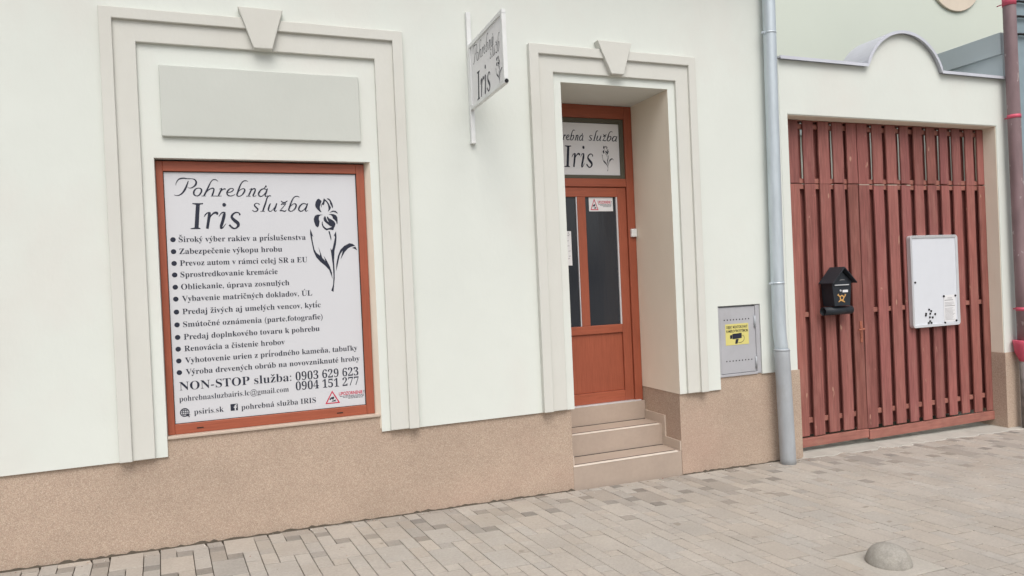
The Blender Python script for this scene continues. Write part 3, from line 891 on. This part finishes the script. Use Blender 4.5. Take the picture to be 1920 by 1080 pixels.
# ------------------------------------------------------------------ sign in the door transom
YT = Y + 0.004
ts = thing('transom_sign', 'white sign with black script in the transom above the door', 'sign', (3.09, YT, 2.713))
mb = MB()
mb.box(2.690, 3.462, YT, YT + 0.004, 2.712, 3.206)
mb.build('sign_film', M['film_white'], ts)
FT = lambda a, b, d=0.0: (a, YT - 0.0012 - d, b)
mb = MB()
kb = 0.000455
kc = 0.000413
TB = lambda a, b, d=0.0: (3.134 + (a - 1090) * kc, YT - 0.0012 - d, 3.043 - (b - 508) * kb)
ka2 = 0.000318
TA = lambda a, b, d=0.0: (3.076 - (1292 - a) * ka2, YT - 0.0012 - d, 3.040 - (b - 300) * kb)
for i, st in enumerate(WORD_A): ribbon(mb, st, TA, d=i * 5e-5, wk=1.35)
for i, st in enumerate(WORD_B): ribbon(mb, st, TB, d=i * 5e-5, wk=1.3)
TI = lambda a, b, d=0.0: (2.863 + (a - 258) * 0.000455, YT - 0.0012 - d, 2.785 - (b - 740) * 0.00059)
put_iris(mb, TI)
mb.build('lettering', M['ink'], ts)
mb = MB()
put_flower(mb, lambda a, b, d=0.0: (3.268 + a * 0.000265, YT - 0.0012 - d, 3.012 - b * 0.000258))
mb.build('iris_emblem', M['ink'], ts)

# notice on the left pane, warning sticker on the right pane
YP = Y + 0.0055
pn = thing('door_notice', 'white paper notice with grey print taped inside the narrow door pane', 'notice', (2.81, YP, 1.856))
mb = MB()
mb.box(2.735, 2.906, YP, YP + 0.001, 1.856, 2.180)
mb.build('sheet', M['paper'], pn)
mb = MB()
rr = random.Random(3)
for k in range(11):
    z = 2.135 - k * 0.024
    x = 2.755
    while x < 2.885:
        L = rr.uniform(0.012, 0.035)
        if rr.random() < 0.8:
            ribbon(mb, [(x, z, 0.004), (min(x + L, 2.893), z + 0.003, 0.004)], lambda u, v, d=0: (u, YP - 0.001 - d, v), sub=1)
        x += L + 0.008
put_flower(mb, lambda a, b, d=0.0: (2.868 + a * 0.00006, YP - 0.0012 - d, 2.176 - b * 0.00005))
mb.build('print', M['ink_grey'], pn)
ws = thing('warning_sticker', 'small white camera warning sticker at the top of the dark door pane', 'sticker', (3.236, YP, 2.365))
mb = MB()
mb.box(3.107, 3.366, YP, YP + 0.001, 2.366, 2.499)
mb.build('sheet', M['paper'], ws)
mb = MB()
put_warning(mb, lambda u, v, d=0: (u, YP - 0.001 - d, v), 3.117, 2.374, 0.240, 0.117)
mb.build('print', [M['ink'], M['ink_red']], ws)

# ------------------------------------------------------------------ hanging sign
hsn = thing('hanging_sign', 'white framed projecting sign with script lettering on a wall post', 'sign', (1.75, 0.0, 2.84))
mb = MB()
mb.box(1.732, 1.768, -0.036, -0.002, 2.845, 3.872)
mb.box(1.729, 1.771, -0.039, 0.0, 2.832, 2.850)
mb.build('post', M['white_metal'], hsn, bevel=0.003)
mb = MB()
za, zb_, ya, yb = 3.093, 3.604, -0.0365, -0.806
mb.box(1.735, 1.765, yb, ya, zb_ - 0.03, zb_)
mb.box(1.735, 1.765, yb, ya, za, za + 0.03)
mb.box(1.7345, 1.7655, yb, yb + 0.032, za + 0.0305, zb_ - 0.0305)
mb.box(1.7345, 1.7655, ya - 0.03, ya, za + 0.0305, zb_ - 0.0305)
mb.build('frame', M['white_metal'], hsn, bevel=0.003)
mb = MB()
mb.box(1.747, 1.758, yb + 0.03, ya - 0.028, za + 0.028, zb_ - 0.028)
mb.build('panel', M['film_white'], hsn)
mb = MB()
mb.tube([(1.750, yb - 0.006, za + 0.015), (1.750, yb + 0.005, za + 0.015)], 0.014, 14)
mb.build('end_plug', M['black'], hsn)
mb = MB()
XS = 1.7455
HA = lambda a, b, d=0.0: (XS - d, -(0.112 + (a - 50) * 0.000388), 3.428 - (b - 300) * 0.00057)
HB = lambda a, b, d=0.0: (XS - d, -(0.505 + (a - 1090) * 0.000345), 3.352 - (b - 508) * 0.00060)
HI = lambda a, b, d=0.0: (XS - d, -(0.180 + (a - 258) * 0.00046), 3.134 - (b - 740) * 0.00061)
for i, st in enumerate(WORD_A): ribbon(mb, st, HA, d=i * 5e-5, wk=0.72)
for i, st in enumerate(WORD_B[:-2]): ribbon(mb, st, HB, d=i * 5e-5, wk=0.72)
put_iris(mb, HI)
mb.build('lettering', M['ink'], hsn)
mb = MB()
put_flower(mb, lambda a, b, d=0.0: (XS - d, -(0.615 + a * 0.00030), 3.335 - b * 0.000215))
mb.build('iris_emblem', M['ink'], hsn)

# ------------------------------------------------------------------ meter cabinet and its sticker
cab = thing('meter_cabinet', 'grey sheet metal meter cabinet set in the wall between door and drainpipe', 'meter cabinet', (4.27, 0.05, 0.762))
mb = MB()
mb.box(4.037, 4.510, 0.045, 0.25, 0.764, 1.416)
mb.build('box', M['cabinet'], cab)
mb = MB()
mb.box(4.045, 4.062, 0.012, 0.044, 0.786, 1.402); mb.box(4.462, 4.508, 0.008, 0.044, 0.770, 1.413)
mb.box(4.0375, 4.4615, 0.004, 0.044, 0.765, 0.787)
mb.build('frame', M['cabinet'], cab, bevel=0.002)
mb = MB()
mb.box(4.064, 4.460, 0.014, 0.040, 0.791, 1.400)
cdoor = mb.build('cabinet_door', M['cabinet'], cab, bevel=0.003)
mb = MB()
for i in range(9):
    mb.tube([(4.112 + i * 0.0345, 0.0130, 1.286), (4.112 + i * 0.0345, 0.016, 1.286)], 0.0065, 8, sm=False)
    mb.tube([(4.122 + i * 0.0355, 0.0130, 0.905), (4.122 + i * 0.0355, 0.016, 0.905)], 0.0065, 8, sm=False)
mb.build('vent_hole', M['gasket'], cdoor)
for zc in (1.255, 0.872):
    mb = MB()
    mb.tube([(4.452, 0.008, zc - 0.055), (4.452, 0.008, zc + 0.055)], 0.010, 10)
    mb.build('hinge', M['zinc_low'], cdoor)
st = thing('camera_sticker', 'yellow video surveillance sticker on the grey meter cabinet', 'sticker', (4.25, 0.013, 1.05))
FK = lambda u, v, d=0.0: (u, 0.0115 - d, v)
mb = MB()
mb.box(4.119, 4.381, 0.0122, 0.0136, 1.052, 1.247)
mb.build('sheet', M['yellow'], st)
mb = MB()
put_text(mb, 'OBJEKT MONITOROVANÝ', FK, 4.130, 1.205, 4.370, vs=0.036, style='sans', off=0.015)
put_text(mb, 'KAMEROVÝM SYSTÉMOM', FK, 4.130, 1.168, 4.370, vs=0.036, style='sans', off=0.015)
q = lambda P: mb.add([FK(a, b) for a, b in P], [list(range(len(P)))])
q([(4.195, 1.105), (4.300, 1.112), (4.300, 1.160), (4.195, 1.155)])
q([(4.168, 1.110), (4.193, 1.112), (4.193, 1.148), (4.168, 1.143)])
q([(4.232, 1.104), (4.265, 1.106), (4.248, 1.062), (4.222, 1.062)])
ribbon(mb, [(4.300, 1.140, 0.004), (4.325, 1.125, 0.004), (4.322, 1.090, 0.004), (4.285, 1.070, 0.004), (4.250, 1.075, 0.004)], FK, d=0.0002)
mb.build('print', M['ink'], st)

# ------------------------------------------------------------------ downpipe at the house corner
dp = thing('drainpipe', 'light grey galvanised downpipe with a thicker standpipe between house and gate', 'drainpipe', (4.67, -0.09, gz(4.67)))
mb = MB()
mb.tube([(4.690, -0.090, 4.95), (4.683, -0.090, 4.25), (4.652, -0.090, 1.66), (4.648, -0.092, 1.25), (4.648, -0.095, 1.12), (4.652, -0.104, 1.02), (4.655, -0.108, 0.93)],
        [0.058, 0.058, 0.060, 0.060, 0.060, 0.060, 0.058], 28)
mb.build('pipe', M['zinc'], dp)
mb = MB()
mb.tube([(4.652, -0.108, 0.985), (4.652, -0.108, 0.970), (4.656, -0.108, 0.90), (4.674, -0.108, -0.02), (4.676, -0.108, gz(4.67) - 0.02)], [0.069, 0.072, 0.069, 0.071, 0.071], 28)
mb.tube([(4.652, -0.108, 0.992), (4.652, -0.108, 0.975)], [0.069, 0.073], 28)
mb.build('standpipe', M['zinc_low'], dp)
for zc, xc, rr_ in ((3.935, 4.679, 0.0605), (1.605, 4.6515, 0.0625)):
    mb = MB()
    mb.tube([(xc, -0.090, zc - 0.009), (xc, -0.090, zc + 0.009)], rr_, 28)
    mb.box(xc - rr_ - 0.030, xc - rr_ + 0.004, -0.096, -0.084, zc - 0.010, zc + 0.010)
    mb.tube([(xc - rr_ - 0.015, -0.110, zc), (xc - rr_ - 0.015, -0.070, zc)], 0.008, 8)
    mb.tube([(xc, -0.05, zc), (xc, 0.01, zc)], 0.006, 8)
    mb.build('clamp', M['zinc'], dp)

# ------------------------------------------------------------------ gate wall with its arch and coping
gw = thing('gate_wall', 'cream wall with a round arched top above the red wooden gate', 'gate wall', (6.45, 0.14, 0.0))
ax, az, rise, hw = 6.478, 3.742, 0.375, 0.527
rad = (hw * hw + rise * rise) / (2 * rise)
cz_ = az + rise - rad
th = math.asin(hw / rad)
arch = [(ax + rad * math.sin(t), cz_ + rad * math.cos(t)) for t in [(-th + 2 * th * i / 28) for i in range(29)]]
GX0, GX1 = 4.842, 8.065
mb = MB()
outline = [(GX0, 0.5), (GX0, az)] + arch + [(GX1, az), (GX1, 0.5), (7.858, 0.5), (7.858, 3.215), (4.938, 3.215), (4.938, 0.5)]
mb.prism(outline, FX, 0.001, 0.285)
mb.build('wall', M['stucco'], gw, bevel=0.008)
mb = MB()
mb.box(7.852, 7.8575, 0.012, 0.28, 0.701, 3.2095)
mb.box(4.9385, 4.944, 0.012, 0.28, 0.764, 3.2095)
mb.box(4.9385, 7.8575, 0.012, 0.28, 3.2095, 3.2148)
mb.build('reveal', M['reveal'], gw)  # thin skins carrying the warm fill tint round the gate opening
mb = MB()
mb.box(4.843, 4.949, -0.010, 0.30, -0.6, 0.763)
mb.box(7.848, 8.070, -0.008, 0.30, -0.6, 0.700)
mb.build('plinth', M['plinth'], gw, bevel=0.004)
mb = MB()
path = [(GX0 - 0.0, az + 0.003)] + [(a, b + 0.003) for a, b in arch] + [(GX1, az + 0.003)]
def strip(pts, t, y0, y1):
    V, F = [], []
    n = len(pts)
    for i, (a, b) in enumerate(pts):
        q, r = pts[max(i - 1, 0)], pts[min(i + 1, n - 1)]
        tx, tz = r[0] - q[0], r[1] - q[1]
        L = math.hypot(tx, tz)
        nx, nz = -tz / L * t, tx / L * t
        V += [(a, y0, b), (a, y1, b), (a + nx, y1, b + nz), (a + nx, y0, b + nz)]
    for i in range(n - 1):
        k = 4 * i
        for j in range(4):
            F.append((k + j, k + (j + 1) % 4, k + 4 + (j + 1) % 4, k + 4 + j))
    F += [(0, 1, 2, 3), (4 * n - 1, 4 * n - 2, 4 * n - 3, 4 * n - 4)]
    mb.add(V, F)
strip(path, 0.016, -0.042, 0.33)
strip(path, -0.016, -0.044, -0.040)
mb.build('coping', M['coping'], gw)

# ------------------------------------------------------------------ wooden gate
YG = 0.150
gate = thing('wooden_gate', 'red stained wooden plank gate filling the arched wall opening', 'gate', (6.4, YG, gz(6.4)))
PL = [(4.95, 5.192), (5.258, 5.390), (5.456, 5.590), (5.641, 5.778), (5.829, 5.958)]
PR = [(5.970, 6.110), (6.182, 6.317), (6.372, 6.510), (6.575, 6.697), (6.770, 6.896), (6.964, 7.090), (7.166, 7.287), (7.357, 7.478), (7.560, 7.683), (7.752, 7.852)]
PL[0] = (5.062, 5.192)
lean = lambda x, z: -(z - 1.4) * 0.000
def planks(lst, z0, z1, name, parent, seed, x_back):
    r = random.Random(seed)
    m = MB()
    for a, b in lst:
        k = r.uniform(0.80, 1.18)
        c = (k, k * r.uniform(0.96, 1.03), k * r.uniform(0.95, 1.04))
        dy = r.uniform(-0.002, 0.002)
        e = r.uniform(-0.008, 0.008)
        n0 = len(m.v)
        zz = [z0 + e + (z1 - z0 - e) * q / 6 for q in range(7)]
        jl = [r.uniform(-0.0028, 0.0028) for _ in zz]
        jr = [r.uniform(-0.0028, 0.0028) for _ in zz]
        jy = [dy + r.uniform(-0.0015, 0.0015) for _ in zz]
        for z, l_, r_2, y_ in zip(zz, jl, jr, jy):
            m.v += [(a + l_, YG + y_, z), (b + r_2, YG + y_, z), (b + r_2, YG + 0.020 + y_, z), (a + l_, YG + 0.020 + y_, z)]
        for q in range(6):
            for w_ in range(4):
                m.face([n0 + 4 * q + w_, n0 + 4 * q + (w_ + 1) % 4, n0 + 4 * q + 4 + (w_ + 1) % 4, n0 + 4 * q + 4 + w_], 0, False, c)
        m.face([n0, n0 + 3, n0 + 2, n0 + 1], 0, False, c)
        m.face([n0 + 24, n0 + 25, n0 + 26, n0 + 27], 0, False, c)
    return m
def backs(lst, z0, z1, reach):
    m = MB()
    r = random.Random(21)
    for (a, b), (c, d) in zip(lst[:-1], lst[1:]):
        m.box(b - 0.010, c + (0.098 if not reach else (c / 5.47 * 0.046 - r.choice((0.012, 0.018, 0.015, -0.03, 0.012, 0.014)))), YG + 0.066, YG + 0.084, z0, z1)
    return m
ZSPL = 2.577
def rails(m, x0, x1, zs, h=0.048):
    for z in zs:
        m.box(x0, x1, YG + 0.0235, YG + 0.0625, z - h / 2, z + h / 2)
# fixed upper part, the wide leaf and the narrow leaf
for nm, ls, x0, x1, z0, z1, rz, sd, drop in (
        ('upper_panel', PL + PR, 4.955, 7.850, ZSPL + 0.004, 3.200, (2.6055, 3.150), 1, 0.0),
        ('narrow_leaf', PL, 4.955, 5.958, 0.060, ZSPL - 0.004, (2.5485, 1.270, 0.212), 2, 0.0),
        ('wide_leaf', PR, 5.970, 7.850, 0.045, ZSPL - 0.004, (2.5485, 1.270, 0.212), 3, 0.0)):
    lf = planks(ls, z0, z1, nm, gate, sd, 0).build(nm, M['plank'], gate, bevel=0.004)
    if nm == 'narrow_leaf' or nm == 'upper_panel':
        m = MB(); m.box(4.945, 5.064, YG + 0.004, YG + 0.06, z0 - 0.02 if nm == 'narrow_leaf' else z0, z1)
        m.build('jamb_post', M['rail'], lf, bevel=0.004)
    bk = backs(ls, 0.06 if nm != 'upper_panel' else z0, z1, nm == 'upper_panel')
    bk.build('back_planks', M['plank_back'], lf)
    for z in rz:
        m = MB()
        rails(m, x0, x1, (z,))
        m.build('rail', M['rail'], lf, bevel=0.003)
    if nm != 'upper_panel':
        m = MB()
        k = 10
        zb0 = -0.040 if nm == 'narrow_leaf' else -0.062
        m.box(x0, x1, YG - 0.014, YG + 0.022, zb0, z0 - 0.012)
        m.build('bottom_board', M['rail'], lf, bevel=0.004)
    if nm == 'wide_leaf':
        m = MB()
        for a, b in ((5.972, 6.110), (6.182, 6.317), (6.372, 6.500), (6.640, 6.697)):
            m.box(a, b, YG - 0.003, YG + 0.016, ZSPL - 0.010, ZSPL - 0.003)
        m.build('chipped_edge', M['sill'], lf)
    if nm == 'narrow_leaf':
        m = MB()
        m.box(5.905, 5.935, YG - 0.006, YG, 0.945, 1.165)
        m.tube([(5.920, YG - 0.004, 1.085), (5.920, YG - 0.045, 1.085), (5.905, YG - 0.05, 1.085), (5.835, YG - 0.05, 1.080)], 0.009, 10)
        m.tube([(5.920, YG - 0.010, 1.000), (5.920, YG - 0.004, 1.000)], 0.012, 12)
        m.build('handle', M['handle'], lf, bevel=0.002)
# frame head of the gate
mb = MB()
mb.box(4.945, 7.851, YG + 0.008, YG + 0.09, 3.2010, 3.2090)
mb.build('head_rail', M['rail'], gate)

# ------------------------------------------------------------------ mailbox
mbx = thing('mailbox', 'black house shaped mailbox with a gold post horn hung on the gate', 'mailbox', (5.52, YG - 0.06, 1.25))
yf, yb2 = 0.0, YG - 0.0035
mb = MB()
V = []
for y in (yf, yb2):
    V += [(5.428, y, 1.345), (5.628, y, 1.345), (5.655, y, 1.585), (5.530, y, 1.690), (5.402, y, 1.585)]
mb.add(V, [(0, 1, 2, 3, 4), (9, 8, 7, 6, 5), (0, 5, 6, 1), (1, 6, 7, 2), (2, 7, 8, 3), (3, 8, 9, 4), (4, 9, 5, 0)])
body = mb.build('body', M['box_black'], mbx, bevel=0.003)
mb = MB()
rp = [(5.376, 1.566), (5.530, 1.718), (5.684, 1.566), (5.684, 1.577), (5.530, 1.732), (5.376, 1.577)]
mb.prism(rp, FX, -0.045, yb2)
mb.build('roof', M['box_black'], mbx, bevel=0.002)
mb = MB()
pts = [(5.335, 0.06 + 0.048 * math.cos(t), 1.294 + 0.048 * math.sin(t)) for t in [i * 2 * math.pi / 24 for i in range(24)]]
n = 24
V, F = [], []
for x in (5.330, 5.690):
    for rr_ in (0.042, 0.037):
        V += [(x, 0.056 + rr_ * math.cos(i * 2 * math.pi / n), 1.298 + rr_ * math.sin(i * 2 * math.pi / n)) for i in range(n)]
for i in range(n):
    j = (i + 1) % n
    F += [(i, j, 2 * n + j, 2 * n + i), (n + j, n + i, 3 * n + i, 3 * n + j), (j, i, n + i, n + j), (2 * n + i, 2 * n + j, 3 * n + j, 3 * n + i)]
mb.add(V, F, 0, True)
mb.build('newspaper_tube', M['box_black'], mbx)
mb = MB()
mb.box(5.430, 5.610, -0.012, -0.001, 1.548, 1.557)
mb.build('slot_flap', M['alu'], mbx)
mb = MB()
mb.box(5.535, 5.602, -0.003, 0.001, 1.478, 1.502)
mb.build('name_label', M['paper'], mbx)
mb = MB()
mb.tube([(5.507, -0.005, 1.497), (5.507, 0.002, 1.497)], 0.010, 12)
mb.build('lock', M['alu'], mbx)
mb = MB()
FM = lambda u, v, d=0.0: (5.521 + u, -0.0022 - d, 1.425 + v)
ribbon(mb, [(0.022 * math.cos(i * math.pi / 8), 0.022 * math.sin(i * math.pi / 8), 0.013) for i in range(17)], FM, sub=1)
ribbon(mb, [(0.018, -0.005, 0.010), (0.035, 0.010, 0.010), (0.048, 0.034, 0.020)], FM, d=0.0003)
ribbon(mb, [(-0.020, 0.006, 0.010), (-0.035, 0.020, 0.012), (-0.052, 0.036, 0.022)], FM, d=0.0003)
ribbon(mb, [(-0.045, -0.040, 0.008), (-0.015, -0.022, 0.016), (0.010, -0.030, 0.014), (0.036, -0.044, 0.010)], FM, d=0.0004)
mb.build('post_horn', M['gold'], mbx)
mb = MB()
ribbon(mb, [(-0.02, 0.175, 0.004), (0.012, 0.178, 0.006), (0.045, 0.176, 0.004)], FM)
mb.build('crest', M['ink_grey'], mbx)

# ------------------------------------------------------------------ notice board on the gate
YB = 0.105
nb = thing('notice_board', 'white magnetic notice board with aluminium frame screwed to the gate', 'notice board', (6.96, YB, 1.05))
mb = MB()
mb.box(6.628, 7.290, YB + 0.008, YB + 0.040, 1.070, 2.010)
mb.build('board', M['white'], nb)
mb = MB()
bx0, bx1, bz0, bz1, w = 6.604, 7.314, 1.046, 2.030, 0.030
def rrect(x0, x1, z0, z1, r, n=5):
    P = []
    for cx, cz, a0 in ((x1 - r, z1 - r, 0), (x0 + r, z1 - r, 90), (x0 + r, z0 + r, 180), (x1 - r, z0 + r, 270)):
        P += [(cx + r * math.cos(R(a0 + 90 * i / n)), cz + r * math.sin(R(a0 + 90 * i / n))) for i in range(n + 1)]
    return P
o_, i_ = rrect(bx0, bx1, bz0, bz1, 0.035), rrect(bx0 + w, bx1 - w, bz0 + w, bz1 - w, 0.006)
n = len(o_)
V = [(a, YB - 0.004, b) for a, b in o_] + [(a, YB, b) for a, b in i_] + [(a, YB + 0.042, b) for a, b in o_] + [(a, YB + 0.02, b) for a, b in i_]
F = []
for i in range(n):
    j = (i + 1) % n
    F += [(i, j, n + j, n + i), (j, i, 2 * n + i, 2 * n + j), (n + i, n + j, 3 * n + j, 3 * n + i)]
mb.add(V, F)
mb.build('frame', M['alu'], nb, bevel=0.002)
ps = thing('board_paper', 'printed paper sheet pinned by magnets to the white board', 'paper', (7.165, YB, 1.08))
mb = MB()
mb.box(7.078, 7.258, YB + 0.0055, YB + 0.0065, 1.082, 1.376)
mb.build('sheet', M['paper'], ps)
mb = MB()
FP = lambda u, v, d=0.0: (u, YB + 0.0045 - d, v)
rr = random.Random(9)
for k in range(20):
    z = 1.345 - k * 0.0125
    if k in (3, 8): continue
    x = 7.09 + (0.045 if k < 2 else 0)
    xe = 7.245 - (0.04 if k < 2 else rr.uniform(0, 0.05))
    ribbon(mb, [(x, z, 0.006 if k in (2, 7) else 0.0028), (xe, z, 0.006 if k in (2, 7) else 0.0028)], FP, sub=1)
mb.build('print', M['ink_grey'], ps)
spots = [(6.663, 1.530), (7.080, 1.365), (7.255, 1.364), (7.258, 1.092), (7.082, 1.078), (6.852, 1.232), (6.882, 1.215), (6.866, 1.187), (6.940, 1.180), (6.860, 1.150), (6.902, 1.146), (6.861, 1.108), (6.838, 1.088), (6.880, 1.088), (6.800, 1.172), (6.806, 1.190)]
MAGL = {0: 'black magnet alone at the left edge of the white board', 1: 'black magnet at the upper left corner of the pinned paper', 2: 'black magnet at the upper right corner of the pinned paper',
        3: 'black magnet at the lower right corner of the pinned paper', 4: 'black magnet at the lower left corner of the pinned paper'}
mm = MB()
mm.tube([(0, -0.007, 0), (0, 0.0, 0)], 0.011, 14)
mag0 = None
for i, (x, z) in enumerate(spots):
    if mag0 is None:
        mag0 = mm.build('magnet', M['black'])
        o = mag0
    else:
        o = mag0.copy()
        COL.objects.link(o)
    o.location = (x, YB + 0.0052 if i in (1, 2, 3, 4) else YB + 0.0079, z)
    prop(o, MAGL.get(i, 'small black magnet in the loose cluster low on the white board'), 'magnet', 'magnets on the notice board')

# ------------------------------------------------------------------ dome bollard
dm = thing('dome_bollard', 'low rounded concrete dome bollard standing on the paved pavement', 'bollard', (3.55, -2.165, gz(3.55)))
zc = gz(3.55)
mb = MB()
prof = [(0.128, -0.005), (0.129, 0.006), (0.126, 0.014), (0.122, 0.030), (0.113, 0.052), (0.097, 0.075), (0.073, 0.094), (0.044, 0.106), (0.018, 0.110)]
n = 40
V, F = [], []
for rr_, h in prof:
    V += [(3.55 + rr_ * math.cos(i * 2 * math.pi / n), -2.165 + rr_ * math.sin(i * 2 * math.pi / n), zc + h) for i in range(n)]
for k in range(len(prof) - 1):
    for i in range(n):
        j = (i + 1) % n
        F.append((k * n + i, k * n + j, (k + 1) * n + j, (k + 1) * n + i))
F.append(tuple((len(prof) - 1) * n + i for i in range(n)))
mb.add(V, F, 0, True)
mb.build('dome', M['dome'], dm)
mb = MB()
sq = [uvp(u, v) for u, v in ((SLAB[0] + 0.04, SLAB[3] - 0.04), (SLAB[1] - 0.04, SLAB[3] - 0.04), (SLAB[1] - 0.04, SLAB[2] + 0.04), (SLAB[0] + 0.04, SLAB[2] + 0.04))]
mb.prism([(P.x, P.y) for P in sq], lambda a, b, t: (a, b, t), zc - 0.05, zc - 0.001)
mb.build('base_slab', M['slab'], dm, bevel=0.005)
mb = MB()

# ------------------------------------------------------------------ things beyond the gate
RX, RZ = 12.735, 7.187
rear = thing('rear_building', 'pale green rendered house wall rising behind the arched gate wall', 'building', (9.0, 4.4, 0.0))
mb = MB()
mb.box(4.85, 18.0, 4.0, 4.8, -0.6, 10.0)
mb.build('wall', M['rearwall'], rear)
mb = MB()
mb.tube([(RX, 3.955, RZ), (RX, 4.01, RZ)], 0.735, 72, sm=False)
mb.build('round_plaque', M['peach'], rear, bevel=0.01)

pw = thing('side_wall', 'grey sheet clad side wall running back beside the arched gate wall', 'wall', (8.2, 1.3, 0.0))
mb = MB()
mb = MB()
mb.box(8.10, 8.45, 0.335, 3.995, -0.6, 3.767)
mb.build('plaster_wall', M['stucco'], pw)
mb = MB()
mb.box(8.00, 8.16, 0.0, 3.995, 3.768, 4.02)
mb.build('lower_cladding', M['greycl'], pw)
mb = MB()
mb.box(7.975, 8.162, 0.0, 3.992, 4.022, 4.262)
mb.build('upper_cladding', M['greycl'], pw, bevel=0.004)
nh = thing('neighbour_house', 'blue grey rendered house front beyond the brown drainpipe', 'house', (10.0, 0.2, 0.0))
mb = MB()
mb.box(8.075, 14.0, 0.03, 0.298, 0.705, 3.70)
mb.prism([(8.29, 0.0305), (14.0, 0.0305), (14.0, 0.298), (8.76, 0.298)], lambda a, b, t: (a, b, t), 3.70, 6.6)
mb.build('wall', M['neigh'], nh)
mb = MB()
mb.box(8.078, 14.0, 0.012, 0.298, -0.6, 0.712)
mb.build('plinth', M['neigh_low'], nh)
for zc_ in (4.25, 4.45, 4.62):
    mb = MB()
    mb.tube([(8.19, 0.0, zc_), (8.30, 0.0, zc_ + 0.02), (9.2, 0.0, zc_ + 0.05)], 0.014, 8)
    o = mb.build('wall_cable', M['black'], None, loc=(8.7, 0.0, zc_))
    prop(o, 'dark cable run along the blue grey house front', 'cable', 'cables on the blue grey front')

bp = thing('brown_drainpipe', 'mauve brown painted downpipe with pink clamps at the right edge', 'drainpipe', (8.03, -0.1, gz(8.03)))
mb = MB()
mb.tube([(7.985, -0.10, 6.4), (7.992, -0.10, 4.0), (8.015, -0.10, 1.6), (8.025, -0.10, 0.80)], 0.063, 28)
mb.build('pipe', M['brown_pipe'], bp)
mb = MB()
mb.tube([(8.025, -0.10, 0.66), (8.027, -0.10, gz(8.03) - 0.01)], 0.050, 24)
mb.build('lower_pipe', M['neigh_low'], bp)
mb = MB()
mb.tube([(8.025, -0.10, 0.60), (8.025, -0.10, 0.64), (8.025, -0.10, 0.70), (8.025, -0.10, 0.79), (8.025, -0.10, 0.83), (8.025, -0.10, 0.835)], [0.050, 0.066, 0.092, 0.104, 0.108, 0.104], 28)
mb.build('bowl', M['pink'], bp)
for zc_, xc in ((4.56, 7.989), (3.300, 7.999), (1.180, 8.021)):
    mb = MB()
    hgt = 0.020 if zc_ < 4 else 0.045
    mb.tube([(xc, -0.10, zc_ - hgt), (xc, -0.10, zc_ + hgt)], 0.0665, 28)
    mb.box(xc + 0.064, xc + 0.10, -0.105, -0.095, zc_ - 0.012, zc_ + 0.012)
    mb.tube([(xc, -0.04, zc_), (xc, 0.032, zc_)], 0.006, 8)
    mb.build('clamp', M['pink'], bp)
